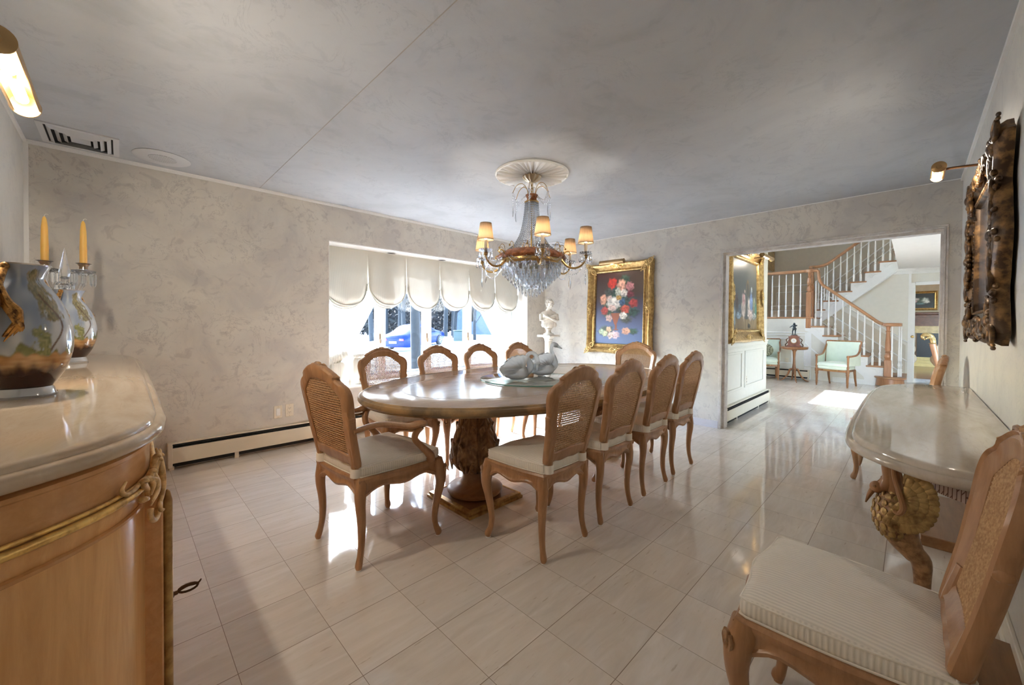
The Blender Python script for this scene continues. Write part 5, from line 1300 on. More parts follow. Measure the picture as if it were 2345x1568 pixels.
def vase(lab, loc, rz):
    t = thing('painted_vase', lab, 'vase', loc, rz, 'painted vases on the sideboard')
    prof = catmull([(.062, 0, .030), (.072, 0, .045), (.092, 0, .085), (.105, 0, .135), (.107, 0, .18), (.102, 0, .225), (.088, 0, .275), (.068, 0, .318), (.050, 0, .345), (.046, 0, .358), (.052, 0, .378), (.062, 0, .400)], 4)
    n = 200; vs = []; cs = []; fs = []; prof = resample(prof, 110, False)
    for j, p in enumerate(prof):
        for k in range(n):
            th = 2*pi*k/n; vs.append((cos(th)*p.x, sin(th)*p.x, p.z)); cs.append(vase_paint(th if th < pi else 2*pi-th, p.z/.40, 0))
    for j in range(len(prof)-1):
        for k in range(n): fs.append((j*n+k, j*n+(k+1) % n, (j+1)*n+(k+1) % n, (j+1)*n+k))
    me = bpy.data.meshes.new('painted_body'); me.from_pydata(vs, [], fs); at = me.color_attributes.new('paint', 'FLOAT_COLOR', 'POINT'); at.data.foreach_set('color', [c for q in cs for c in (*q, 1)])
    me.polygons.foreach_set('use_smooth', [True]*len(fs)); me.materials.append(M.get('vaseglaze') or _vase_mat()); o = bpy.data.objects.new('painted_body', me); COL.objects.link(o); o.parent = t
    MB().lathe([(.061, .396), (.064, .400), (.058, .401), (.048, .378), (.042, .358), (.001, .350)], n=48).build('rim', M['silverglaze'], t)
    MB().lathe([(.001, 0), (.070, 0), (.072, .006), (.069, .008), (.066, .022), (.060, .034), (.058, .034)], n=48).build('foot', M['silverglaze'], t)
    for s in (1, -1):
        m_ = MB()
        m_.tube(catmull([(s*.052, 0, .388), (s*.070, 0, .375), (s*.098, 0, .33), (s*.112, 0, .28), (s*.118, 0, .22), (s*.112, 0, .16), (s*.100, 0, .11)], 5), [.006, .010, .016, .019, .017, .014, .005], 12, flat=(.8, 1))
        m_.ell((s*.062, 0, .388), (.012, .010, .012), 8)
        for q in (1, -1):
            for j in range(5):
                yy = q*(.016+.010*j)
                m_.tube(catmull([(s*.100, q*.012, .33-.012*j), (s*(.104-.001*j), q*(.030+.003*j), .285-.014*j), (s*(.098-.003*j), q*(.050-.001*j), .250-.014*j), (s*(.104-.002*j), q*.020, .185-.014*j)], 5), [.005, .008, .007, .004], 6)
        m_.build('gilded_handle', M['vasegold'], t)
    return t
def _vase_mat():
    t = NT('glazed_porcelain'); a = t.n('ShaderNodeAttribute', attribute_name='paint'); t.set(Base_Color=a.outputs[0], Roughness=.08, Coat_Weight=.6); M['vaseglaze'] = t.m; return t.m
M['silverglaze'] = plain('silver_lustre', (.55, .56, .58), .12, .5)
M['vasegold'] = gilt('bronzed_gold', (.50, .26, .07), (.05, .015, .008), .3, 60, .38, .55, .6)
vase('large painted landscape vase on the sideboard, cut by the left edge of the photo', (-1.100, .900, .975), radians(-112))
vase('painted landscape vase on the sideboard in front of the crystal candelabra', (-1.086, 2.275, .975), radians(-116))

# crystal candelabra
def prism_mb(m_, x, y, z, L=.05, r=.006):
    m_.ell((x, y, z-.006), (r*.8, r*.8, r*.8), 5).loft([[(x+rr*cos(a), y+rr*sin(a), zz) for a in [2*pi*k/6 for k in range(6)]] for rr, zz in ((.001, z-.014), (r, z-.022), (r*1.05, z-L*.8), (.0008, z-L))])
def candelabra(lab, loc, rz, candles=True):
    t = thing('crystal_candelabra', lab, 'candelabra', loc, rz, 'crystal candelabra on the sideboard')
    MB().lathe([(.001, 0), (.075, 0), (.078, .008), (.06, .018), (.03, .03), (.018, .05), (.032, .075), (.018, .10), (.014, .13), (.026, .17), (.034, .22), (.026, .27), (.014, .30), (.022, .33), (.014, .36), (.02, .40), (.03, .43), (.014, .45), (.016, .48)], n=12).build('stem', M['crystal'], t, sharp=20)
    MB().lathe([(.020, .49), (.024, .515), (.001, .66)], n=6).lathe([(.001, .475), (.022, .482), (.014, .49), (.001, .492)], n=10).build('spire', M['crystal'], t, sharp=10)
    for s in (-1, 1):
        a = MB().tube(catmull([(0, 0, .43), (s*.035, 0, .40), (s*.060, 0, .42), (s*.076, 0, .47), (s*.076, 0, .51)], 6), .009, 8).build('crystal_arm', M['crystal'], t)
        m_ = MB().lathe([(.012, .50), (.020, .505), (.045, .520), (.052, .532), (.050, .534), (.022, .518), (.020, .53), (.018, .555), (.026, .570), (.034, .575), (.030, .577), (.016, .572), (.016, .54), (.001, .54)], c=(s*.076, 0, 0), n=18, wob=lambda th, z, r: .0025*cos(th*9)*(r > .03)); m_.build('candle_cup', M['crystal'], a, sharp=30)
        for k in range(8):
            th = 2*pi*k/8; m2 = MB(); prism_mb(m2, s*.076+.047*cos(th), .047*sin(th), .530, .095, .0075); m2.build('pendant_prism', M['crystal'], a, sharp=10)
    for k in range(8):
        th = 2*pi*(k+.5)/8; m2 = MB(); prism_mb(m2, .034*cos(th), .034*sin(th), .46, .11, .008); m2.build('pendant_prism', M['crystal'], t, sharp=10)
    return t
def taper(lab, loc):
    t = thing('taper_candle', lab, 'candle', loc, 0, 'yellow taper candles in the crystal candelabra')
    MB().lathe([(.001, 0), (.0165, 0), (.0162, .12), (.0135, .23), (.009, .275), (.004, .288), (.001, .290)], n=20).build('wax_body', M['wax'], t)
    MB().tube(catmull([(0, 0, .288), (.001, 0, .298), (.008, -.001, .304), (.016, -.002, .300)], 4), .0012, 5).build('wick', M['piping'], t)
CL = Vector((-1.118, 2.52, .975)); cr_ = radians(-2)
candelabra('crystal candelabra with a pointed spire holding two candles behind the painted vase', CL, cr_)
for s, l in ((-1, 'left of the two yellow taper candles in the crystal candelabra'), (1, 'right of the two yellow taper candles in the crystal candelabra')):
    taper(l, (CL.x+s*.076*cos(cr_), CL.y+s*.076*sin(cr_), .975+.541))
candelabra('crystal candelabra mostly outside the left edge, only its prisms showing', (-1.248, .60, .975), 0)

# ------------------------------------------------------------------ chandelier
CX, CYY = 1.521, 1.216
ch = thing('chandelier', 'brass and crystal chandelier with six lit pleated shades above the dining table', 'chandelier', (CX, CYY, 0))
med = thing('ceiling_medallion', 'round ceiling medallion of gathered white fabric above the chandelier', 'ceiling medallion', (CX, CYY, H))
md = MB()
def mfn(u, v):
    th = 2*pi*u; r = .05+.245*v; z = -.016-.011*sin(th*36+1.5*sin(th*7))*(.35+.65*sin(pi*min(1, v*1.0))**.5)-.005*sin(th*17); return (cos(th)*r, sin(th)*r, z)
md.grid(mfn, 352, 6); md.build('gathered_fabric', M['white'], med, sharp=180)
MB().lathe([(.285, 0), (.300, 0), (.303, -.008), (.298, -.018), (.290, -.020), (.284, -.012)], n=64).build('rim', M['white'], med)
MB().lathe([(.001, 0), (.075, 0), (.077, -.010), (.062, -.030), (.035, -.048), (.014, -.055), (.010, -.07), (.001, -.07)], c=(0, 0, H-.018), n=48, wob=lambda th, z, r: .004*cos(th*12)*(r > .02)).build('canopy', plain('aged_silver_brass', (.50, .42, .30), .3, .8), ch)
cm_ = MB(); z = H-.085; k = 0
while z > 2.262:
    axis = Vector((1, 0, 0)) if k % 2 else Vector((0, 1, 0))
    cm_.tube([Vector((0, 0, z))+axis*(cos(a)*.009)+Vector((0, 0, sin(a)*.017)) for a in [2*pi*i/10 for i in range(10)]], .0028, 5, cyc=True); z -= .024; k += 1
cm_.build('chain', M['brass'], ch)
MB().tube([(0, 0, 2.25), (0, 0, 1.60)], .006, 8).build('rod', M['brass'], ch)
M['amberwood'] = gilt('carved_amber_band', (.55, .21, .085), (.20, .06, .02), .4, 30, .35, .6, .1)
MB().lathe([(.001, 2.215), (.028, 2.215), (.040, 2.225), (.034, 2.235), (.046, 2.250), (.050, 2.262), (.030, 2.262), (.001, 2.258)], n=36, wob=lambda th, z, r: .003*cos(th*12)).build('top_crown', M['amberwood'], ch)
MB().lathe([(.056, 2.195), (.060, 2.205), (.052, 2.212), (.030, 2.212)], n=36).build('crown_ring', M['brass'], ch)
def chain_beads(m_, pts, r, gap, n=5):
    P = resample([Vector(p) for p in pts], max(2, int(sum((Vector(a)-Vector(b)).length for a, b in zip(pts, pts[1:]))/gap)), False)
    for p in P: m_.ell(p, r, n)
for k in range(6):      # top wire sprays with hanging strands
    th = radians(10.2+60*k+25); c, s = cos(th), sin(th)
    P = lambda r, z: (c*r, s*r, z)
    a = MB().tube(catmull([P(.030, 2.26), P(.05, 2.32), P(.09, 2.345), P(.135, 2.32), P(.165, 2.262)], 5), .0025, 6).build('wire_spray', M['brass'], ch)
    m_ = MB(); chain_beads(m_, catmull([P(.165, 2.26), P(.13, 2.20), P(.09, 2.215), P(.05, 2.25)], 5), .0065, .015); m_.build('bead_strand', M['crystal'], a, sharp=20)
    m_ = MB(); chain_beads(m_, [P(.165, 2.255), P(.165, 2.16)], .0065, .015); m_.loft([[(c*.165+rr*cos(q)*-s, s*.165+rr*cos(q)*c, zz) if False else (c*.165+rr*cos(q)*-s+.3*rr*sin(q)*c, s*.165+rr*cos(q)*c+.3*rr*sin(q)*s, zz) for q in [2*pi*i/8 for i in range(8)]] for rr, zz in ((.002, 2.155), (.012, 2.13), (.014, 2.10), (.009, 2.075), (.001, 2.065))]); m_.build('pendant', M['crystal'], a, sharp=20)
for k in range(30):     # long bead strands forming the tent
    th = 2*pi*k/30; c, s = cos(th), sin(th); m_ = MB()
    pp = catmull([(c*.050, s*.050, 2.195), (c*.058, s*.058, 2.10), (c*.075, s*.075, 2.00), (c*.100, s*.100, 1.92), (c*.145, s*.145, 1.845), (c*.20, s*.20, 1.80)], 5)
    chain_beads(m_, pp, .0085, .0175, 5); m_.build('bead_strand', M['crystal'], ch, sharp=20)
MB().lathe([(.250, 1.725), (.268, 1.728), (.274, 1.745), (.262, 1.765), (.225, 1.785), (.205, 1.800), (.200, 1.790), (.24, 1.76), (.252, 1.74)], n=120, wob=lambda th, z, r: .010*abs(cos(th*9))*(1.73 < z < 1.79)+.004*cos(th*47)).build('carved_band', M['amberwood'], ch)
MB().lathe([(.235, 1.690), (.246, 1.688), (.250, 1.698), (.262, 1.705), (.262, 1.722), (.25, 1.728), (.235, 1.70)], n=64).build('brass_ring', M['brass'], ch)
for k in range(12):
    th = 2*pi*k/12+.1; c, s = cos(th), sin(th)
    MB().tube(catmull([(c*.23, s*.23, 1.79), (c*.235, s*.235, 1.83), (c*.255, s*.255, 1.845), (c*.275, s*.275, 1.82)], 4), .0022, 5).ell((c*.277, s*.277, 1.812), .008, 6).build('wire_hook', M['brass'], ch)
tiers = [(.236, 34, 1.685, .075), (.195, 28, 1.645, .075), (.150, 20, 1.600, .075), (.100, 12, 1.555, .075), (.050, 6, 1.510, .075)]
pm_ = MB(); prism_mb(pm_, 0, 0, 0, .092, .0068); proto_prism = None
MB().lathe([(.236, 1.690), (.195, 1.650), (.150, 1.605), (.100, 1.560), (.050, 1.515), (.001, 1.50), (.001, 1.503), (.049, 1.519), (.099, 1.564), (.149, 1.609), (.194, 1.654), (.234, 1.693)], n=40).build('inner_wire_basket', M['crystal'], ch)
for r, n_, z, L in tiers:
    for k in range(n_):
        th = 2*pi*(k+(.5 if n_ % 4 else 0))/n_
        if proto_prism is None: proto_prism = pm_.build('prism', M['icicle'] if 'icicle' in M else M['crystal'], ch, sharp=10); o = proto_prism
        else: o = proto_prism.copy(); COL.objects.link(o); o.parent = ch
        o.location = (cos(th)*r, sin(th)*r, z+.006)
extra = MB()
for r, n_, z in ((.216, 32, 1.668), (.172, 26, 1.624), (.125, 20, 1.580), (.075, 14, 1.534)):
    for k in range(n_):
        th = 2*pi*(k+.25)/n_; prism_mb(extra, cos(th)*r, sin(th)*r, z, .088, .0066)
eo = extra.build('inner_prisms', M['crystal'], ch, sharp=10); eo['kind'] = 'stuff'
YAWV = atan2(CAM.y-CYY, CAM.x-CX)
for k in range(6):
    th = YAWV+radians(10.2+60*k); c, s = cos(th), sin(th)
    P = lambda r, z, q=0: (c*r-s*q, s*r+c*q, z)
    arm_ = MB().tube(catmull([P(.245, 1.745), P(.268, 1.70), P(.32, 1.655), P(.385, 1.650), P(.435, 1.685), P(.448, 1.725)], 6), [.009, .010, .009, .008, .007, .007], 8)
    arm_.tube(catmull([P(.262, 1.74), P(.285, 1.775), P(.315, 1.78), P(.325, 1.76), P(.310, 1.752)], 5), [.007, .006, .005, .006], 6)
    arm_.lathe([(.008, 1.715), (.016, 1.725), (.012, 1.735), (.018, 1.742)], c=P(.45, 0), n=12)
    A_ = arm_.build('arm', M['brass'], ch)
    MB().lathe([(.010, 1.740), (.025, 1.742), (.042, 1.752), (.050, 1.766), (.048, 1.767), (.024, 1.750), (.010, 1.748)], c=P(.45, 0), n=36, wob=lambda th, z, r: .003*cos(th*12)*(r > .03)).build('bobeche', M['crystal'], A_, sharp=30)
    MB().lathe([(.001, 1.745), (.0125, 1.745), (.0125, 1.835), (.001, 1.836)], c=P(.45, 0), n=14).build('candle_sleeve', M['sleeve'] if 'sleeve' in M else M['piping'], A_)
    o = MB().lathe([(.059, 0), (.0425, .125), (.0415, .125), (.058, 0), (.059, 0)], n=72, wob=lambda th, z, r: .0012*cos(th*36)).build('lamp_shade', M['lampshade'], A_, sharp=180); o.location = P(.45, 1.835)
    if k == 0: M['binding'] = plain('tan_binding', (.50, .33, .20), .7)
    MB().lathe([(.0600, .0), (.0605, .005), (.0595, .005), (.0590, 0), (.0600, .0)], n=40).build('lower_binding', M['binding'], o)
    MB().lathe([(.0430, .121), (.0435, .127), (.0420, .127), (.0420, .121), (.0430, .121)], n=40).build('upper_binding', M['binding'], o)
    MB().lathe([(.001, 1.838), (.009, 1.845), (.012, 1.862), (.008, 1.88), (.002, 1.895)], c=P(.45, 0), n=12).build('bulb', M['frosted_glass_bulb'], A_)
    ld = bpy.data.lights.new('chandelier_bulb', 'POINT'); ld.energy = CH_W; ld.color = (1, .90, .76); ld.shadow_soft_size = .012
    lo = bpy.data.objects.new('chandelier_bulb', ld); COL.objects.link(lo); lo.parent = ch; lo.location = P(.45, 1.875)
    for j in range(6):
        a = 2*pi*j/6+.3; q = (P(.45, 0)[0]+.046*cos(a), P(.45, 0)[1]+.046*sin(a)); m_ = MB()
        zz = 1.762; m_.ell((q[0], q[1], zz-.008), .006, 5).ell((q[0], q[1], zz-.022), .006, 5)
        m_.loft([[(q[0]+rr*cos(b), q[1]+rr*sin(b), z_) for b in [2*pi*i/6 for i in range(6)]] for rr, z_ in ((.001, zz-.028), (.010, zz-.050), (.011, zz-.062), (.001, zz-.078))]); m_.build('pendant', M['crystal'], A_, sharp=10)
    m_ = MB(); chain_beads(m_, catmull([P(.45, 1.74), P(.40, 1.69), P(.33, 1.70), P(.27, 1.75)], 5), .0062, .014)
    chain_beads(m_, catmull([P(.445, 1.73), P(.40, 1.62), P(.33, 1.60), P(.25, 1.70)], 5), .0058, .014); m_.build('bead_strand', M['crystal'], A_, sharp=20)
    m_ = MB(); chain_beads(m_, [P(.45, 1.71), P(.45, 1.61)], .0062, .014)
    m_.loft([[(P(.45, 0)[0]-s*rr*cos(q)+.25*c*rr*sin(q), P(.45, 0)[1]+c*rr*cos(q)+.25*s*rr*sin(q), zz) for q in [2*pi*i/10 for i in range(10)]] for rr, zz in ((.002, 1.605), (.015, 1.585), (.018, 1.55), (.013, 1.53), (.001, 1.51))]); m_.build('pendant', M['crystal'], A_, sharp=20)
    for dq, dz in ((.05, 0), (-.05, .0), (.11, -.02)):
        a2 = th+dq*4; cc, ss = cos(a2), sin(a2); m_ = MB(); m_.ell((cc*.268, ss*.268, 1.71), .006, 5)
        m_.loft([[(cc*.270-ss*rr*cos(q)+.35*cc*rr*sin(q), ss*.270+cc*rr*cos(q)+.35*ss*rr*sin(q), 1.70+dz-zz) for q in [2*pi*i/8 for i in range(8)]] for rr, zz in ((.001, 0), (.014, .026), (.016, .040), (.001, .062))]); m_.build('pendant', M['crystal'], ch, sharp=10)
    m_ = MB(); a0, a1 = th, th+pi/3
    chain_beads(m_, catmull([(cos(a0)*.275, sin(a0)*.275, 1.76), (cos(a0*.5+a1*.5)*.285, sin(a0*.5+a1*.5)*.285, 1.665), (cos(a1)*.275, sin(a1)*.275, 1.76)], 8), .0066, .0155)
    chain_beads(m_, catmull([(cos(a0)*.272, sin(a0)*.272, 1.775), (cos(a0*.5+a1*.5)*.285, sin(a0*.5+a1*.5)*.285, 1.70), (cos(a1)*.272, sin(a1)*.272, 1.775)], 8), .0066, .0155); m_.build('bead_swag', M['crystal'], ch, sharp=20)

# ------------------------------------------------------------------ swan console
cs = thing('console_table', 'wall console with a pale marble top carried by carved gilded swans', 'console table', (1.97, -1.05, 0))
MC = Matrix.Translation((-1.97, 1.05, 0))
co = catmull([(.76, YR+.004, 0), (.758, -1.15, 0), (.775, -1.05, 0), (.825, -.975, 0), (.90, -.905, 0), (.99, -.850, 0), (1.13, -.818, 0), (1.45, -.803, 0), (1.97, -.800, 0), (2.49, -.803, 0), (2.80, -.822, 0), (2.96, -.87, 0), (3.07, -.95, 0), (3.14, -1.05, 0), (3.175, -1.15, 0), (3.18, YR+.004, 0)], 6)
co = [(p.x, p.y) for p in co]
def coff(d, z):
    P = [Vector((x, y, 0)) for x, y in co]; out = []
    for i, p in enumerate(P):
        a = P[max(i-1, 0)]; b = P[min(i+1, len(P)-1)]; t_ = (b-a).normalized(); q = p+Vector((t_.y, -t_.x, 0))*d
        out.append((q.x, max(q.y, YR+.004), z))
    return out
MB().loft([coff(d, z) for d, z in ([(.03, .750)]+[(.0155-.0155*cos(a), .766+.0155*sin(a)) for a in [radians(-85+170*k/10) for k in range(11)]]+[(.020, .782)]+[(.020+.018*(1-cos(a)), .782+.018*sin(a)) for a in [radians(90*k/7) for k in range(1, 8)]]+[(.05, .8)])]).tr(MC).build('marble_top', M['marble2'], cs, sharp=28)
def weave():
    t = NT('carved_basketweave'); v = t.coord((1, 1, 1), (0, radians(30), 0)); w = t.n('ShaderNodeTexBrick'); w.inputs['Scale'].default_value = 28; w.inputs['Mortar Size'].default_value = .03; t.l(v, w.inputs[0])
    t.set(Base_Color=t.mix(w.outputs['Fac'], (.46, .34, .29), (.12, .05, .03)), Roughness=.4); t.bump(w.outputs['Fac'], .6, .01); return t.m
MB().loft([coff(.20, .66), coff(.19, .752), coff(.23, .752), coff(.24, .66)], closed=False, caps=False).tr(MC).build('basketweave_apron', weave(), cs)
def swanleg(X, sgn):
    g = thing('swan_support', '', ''); del g['label']; del g['category']; g.parent = cs; g.location = (X-1.97, 1.05, 0)
    b = MB().ell((0, -.958, .525), (.085, .055, .085), 14)
    b.tube(catmull([(0, -.965, .50), (0, -.985, .45), (0, -1.01, .41), (0, -1.030, .385), (0, -1.035, .33), (0, -1.032, .20), (0, -1.02, .09), (0, -1.0, .02), (0, -.985, .0)], 4), [.055, .044, .032, .028, .022, .018, .018, .024, .026], 16, flat=(1, 1.05))
    for k in (-1, 0, 1): b.tube([(k*.03, -1.0, .02), (k*.045, -.95, .008)], [.018, .010], 8)
    b.build('body_and_leg', M['swanwood'] if 'swanwood' in M else M['carvewood'], g)
    n = MB().tube(catmull([(0, -.975, .57), (0, -.962, .62), (0, -.952, .69), (0, -.947, .752)], 5), [.030, .022, .019, .022], 14)
    n.tube(catmull([(0, -.947, .745), (0, -.942, .70), (0, -.945, .655), (0, -.935, .622), (0, -.915, .612)], 6), [.020, .018, .018, .019, .018], 14, flat=(1, 1))
    n.ell((0, -.914, .612), (.022, .021, .022), 12).tube(catmull([(0, -.905, .604), (0, -.893, .575), (0, -.884, .546)], 4), [.013, .009, .003], 10, flat=(1, .8))
    n.tube(catmull([(0, -.922, .628), (0, -.928, .640), (0, -.932, .655), (0, -.925, .650)], 4), [.010, .007, .003], 8)
    n.build('neck_and_head', M['chairwood'], g)
    for s in (-1, 1): MB().ell((s*.020, -.908, .618), (.004, .006, .006), 6).build('eye', M['carvewood'], g)
    f = MB()
    for j in range(9):          # breast scales
        ph = -75+19*j; z = .525+.083*sin(radians(ph)); rr = cos(radians(ph)); nn = max(4, int(16*rr))
        for k in range(nn):
            a = 2*pi*(k+.5*(j % 2))/nn; p = Vector((.086*rr*cos(a), -.958+.056*rr*sin(a), z)); nd = Vector((cos(a)*.6, sin(a), .3*sin(radians(ph)))).normalized()
            R_ = nd.to_track_quat('Z', 'Y').to_matrix().to_4x4(); f.ell(p, (.0115, .0135, .005), 5, R_)
    f.build('breast_feathers', M['feather'], g)
    for s in (-1, 1):
        w = MB(); cx, cy_, cz = s*.078, -.985, .612
        for lay, (r0, r1, nf, wd) in enumerate(((.005, .045, 9, .0085), (.025, .072, 14, .0085), (.050, .100, 19, .0085))):
            for k in range(nf):
                a = radians(72-195*k/(nf-1)); d = Vector((0, -cos(a)*.85, sin(a)*1.15)); p0 = Vector((cx+s*.010-s*.004*lay, cy_, cz))+d*r0; p1 = Vector((cx+s*(.012-.004*lay), cy_, cz))+d*r1
                w.tube(catmull([p0, p0.lerp(p1, .5)+Vector((s*.004, 0, 0)), p1.lerp(p0, .12)+Vector((s*.001, 0, 0)), p1], 3), [.006, .0105, .0115, .006], 8, flat=(1, .35), up=(0, -d.z, d.y))
        o = w.build('wing', M['feather'], g)
        MB().tube(catmull([(cx+s*.018, -.958, .745), (cx+s*.020, -.962, .69), (cx+s*.022, -.975, .635), (cx+s*.022, -.985, .59), (cx+s*.020, -.975, .565), (cx+s*.018, -.960, .570)], 6), [.006, .007, .008, .009, .008, .005], 8).build('scroll_edge', M['chairwood'], o)
swanleg(1.10, 1); swanleg(2.86, -1)
MB().box(.83, 1.40, YR+.004, -1.045, 0, .06, ch=.004).tr(MC).build('plinth', M['pedplain'], cs)
MB().box(2.25, 3.05, YR+.004, -1.045, 0, .06, ch=.004).tr(MC).build('plinth', M['pedplain'], cs)

# ------------------------------------------------------------------ bust on a column
BXY = (3.72, 2.87)
cl = thing('display_column', 'white fluted stone column in the corner carrying the bust', 'column', (*BXY, 0))
MB().box(-.12, .12, -.12, .12, 0, .05, ch=.006).lathe([(.10, .05), (.10, .075), (.085, .09), (.080, .11)], n=28).build('column_base', M['stone'], cl)
MB().lathe([(.058, .11), (.056, .70), (.060, .705), (.060, .735), (.055, .74), (.054, .95)], n=96, wob=lambda th, z, r: -.0035*max(0, cos(th*12))*(1 if not .70 <= z <= .74 else 0)).build('fluted_shaft', M['stone'], cl)
MB().lathe([(.058, .95), (.066, .965), (.060, .975), (.078, .995), (.09, 1.01)], n=36).box(-.125, .125, -.125, .125, 1.01, 1.04, ch=.006).build('capital', M['stone'], cl)
bu = thing('bust', 'white classical bust of a woman with crossed arms on the corner column', 'bust', (*BXY, 1.04), YAWV-pi/2+.9)
bu.rotation_euler.z = atan2(CAM.y-BXY[1], CAM.x-BXY[0])-pi/2+.25
MB().lathe([(.001, 0), (.080, 0), (.082, .012), (.072, .022), (.045, .032), (.034, .055), (.040, .080), (.055, .092), (.050, .10), (.001, .10)], n=32).build('socle', M['stone'], bu)
def skinned(name, V, E_, Rr, mat, parent, root, lv=2):
    me = bpy.data.meshes.new(name); ks = list(V); me.from_pydata([V[k] for k in ks], [(ks.index(a), ks.index(b)) for a, b in E_], [])
    bm = bmesh.new(); bm.from_mesh(me); bm.verts.layers.skin.verify(); bm.to_mesh(me); bm.free(); lay = me.skin_vertices[0].data
    for i, k in enumerate(ks):
        r = Rr[k]; lay[i].radius = r if hasattr(r, '__len__') else (r, r); lay[i].use_root = (k == root)
    me.materials.append(mat); o = bpy.data.objects.new(name, me); COL.objects.link(o); o.parent = parent
    o.modifiers.new('skin', 'SKIN').use_smooth_shade = True; s = o.modifiers.new('sub', 'SUBSURF'); s.levels = lv; s.render_levels = lv; return o
to = MB()
tsec = [(.100, .050, .040, .0), (.125, .100, .065, .0), (.17, .112, .072, .0), (.22, .108, .070, .004), (.27, .122, .068, .002), (.315, .128, .058, -.002), (.345, .105, .048, -.004), (.365, .055, .040, .0), (.39, .036, .036, .008), (.42, .034, .036, .014)]
to.loft([[(w*cos(a), yo+d*sin(a)*(1.0 if sin(a) < 0 else 1.05), z) for a in [2*pi*k/28 for k in range(28)]] for z, w, d, yo in tsec])
for s in (-1, 1): to.ell((s*.045, .058, .275), (.036, .026, .036), 10)
for k in range(14):
    a = pi*(k+.5)/14; to.tube([(cos(a)*.10, .045*sin(a)+.02, .118+.01*(k % 2)), (cos(a)*.112, .06*sin(a)+.015, .150), (cos(a)*.108, .06*sin(a)+.012, .190)], [.008, .011, .004], 6)
to.build('torso', M['stone'], bu, sharp=80)
for s in (-1, 1):
    V = dict(sh=(s*.118, .0, .325), el=(s*.128, .045, .195), wr=(-s*.020, .098-.012*(s > 0), .262+.02*(s > 0)), ha=(-s*.065, .088, .285+.02*(s > 0)))
    fl = {}; E_ = [('sh', 'el'), ('el', 'wr'), ('wr', 'ha')]; Rr = dict(sh=.034, el=.026, wr=.015, ha=(.017, .010))
    for q in range(4):
        V['f%d' % q] = (-s*(.090), .078, .272+.011*q+.02*(s > 0)); V['g%d' % q] = (-s*(.108), .062, .268+.013*q+.02*(s > 0)); E_ += [('ha', 'f%d' % q), ('f%d' % q, 'g%d' % q)]; Rr['f%d' % q] = .0055; Rr['g%d' % q] = .0045
    skinned('arm_and_hand', V, E_, Rr, M['stone'], bu, 'el')
hd = MB(); HM = Matrix.Translation((-.004, .028, .462)) @ Matrix.Rotation(.35, 4, 'Z') @ Matrix.Rotation(-.55, 4, 'X') @ Matrix.Rotation(.22, 4, 'Y')
hd.ell((0, 0, 0), (.050, .060, .070), 16).ell((0, .028, -.042), (.026, .028, .026), 10).tube([(0, .057, .018), (0, .066, -.004), (0, .070, -.014)], [.006, .008, .009], 8)
for s in (-1, 1): hd.ell((s*.020, .050, .010), (.010, .008, .006), 6).ell((s*.020, .054, .020), (.015, .006, .004), 6).ell((s*.026, .045, -.016), (.014, .012, .012), 6)
hd.ell((0, .058, -.030), (.013, .007, .004), 6).ell((0, .056, -.037), (.010, .007, .004), 6); hd.tr(HM); hd.build('head', M['stone'], bu, sharp=80)
hr = MB(); rnd = random.Random(4)
for k in range(70):
    a = rnd.uniform(.1, 2*pi-.1)+pi/2; e = rnd.uniform(-.2, 1.45)
    if cos(a-pi/2) > .55 and e < .75: continue
    hr.ell((.054*cos(a)*cos(e), .064*sin(a)*cos(e)-.004, .074*sin(e)+.002), (.014, .014, .011), 5)
hr.ell((0, -.07, .0), (.034, .030, .034), 8); hr.tr(HM); hr.build('hair', M['stone'], bu, sharp=80)

# ------------------------------------------------------------------ outdoors
def gz(x, y): return -.52+.30*sm(x, 11.5, 15.0)+.35*sm(x+y*.3, 26, 45)+.05*sin(x*.7)*cos(y*.5)*(1 if not (10 < x < 17 and 17 < y < 26) else .2)
def ground_mat():
    t = NT('snowy_ground'); v = t.coord(); sep = t.n('ShaderNodeSeparateXYZ'); t.l(v, sep.inputs[0])
    nz = t.noise(v, 1.1, 5, .6, .5); fine = t.noise(v, 14, 4, .6)
    near = t.ramp(t.math('ADD', t.math('MULTIPLY', t.math('ADD', sep.outputs[0], sep.outputs[1]), .02), t.math('MULTIPLY', nz, .25)), [(.53, 1.0), (.58, 0.0)])
    far = t.ramp(nz, [(.36, 1.0), (.44, 0.0)])
    grass = t.mix(fine, (.03, .026, .018), (.13, .115, .085))
    sn = t.mix(t.math('MULTIPLY', near, t.ramp(t.noise(v, 2.2, 4), [(.50, 1.0), (.64, .15)])), (.70, .73, .78), grass)
    sn = t.mix(t.math('MULTIPLY', far, .8), sn, (.06, .06, .065))
    t.set(Base_Color=sn, Roughness=.9); return t.m
g = MB().grid(lambda u, v: (-25+95*u, 3.80+70*v, gz(-25+95*u, 3.80+70*v)), 120, 90)
struct(g, 'ground', ground_mat(), sharp=180)
M['carblue'] = plain('blue_car_paint', (.003, .012, .055), .2, 0, var=.02, Specular_IOR_Level=.12)
M['carglass'] = plain('dark_car_glass', (.003, .005, .008), .1, Specular_IOR_Level=.1)
M['tyre'] = plain('tyre_rubber', (.008, .008, .009), .8)
M['alloy'] = plain('alloy_rim', (.10, .11, .12), .3, .6)
car = thing('car', 'blue sedan parked on the snowy drive outside the bay window', 'car', (13.0, 21.55, 0))
hd_ = radians(25); car.rotation_euler = (0, -.075, hd_); car.location = (12.85, 21.75, -.34)
def carsec(x, zb, zt, w, zs, wt):    # body section
    h_ = [( -w*.92, zb), (-w, zb+.12), (-w, zs), (-w*.97, zs+.05), (-wt, zt), (0, zt+.02), (wt, zt), (w*.97, zs+.05), (w, zs), (w, zb+.12), (w*.92, zb)]
    return [(x, y, z) for y, z in h_]
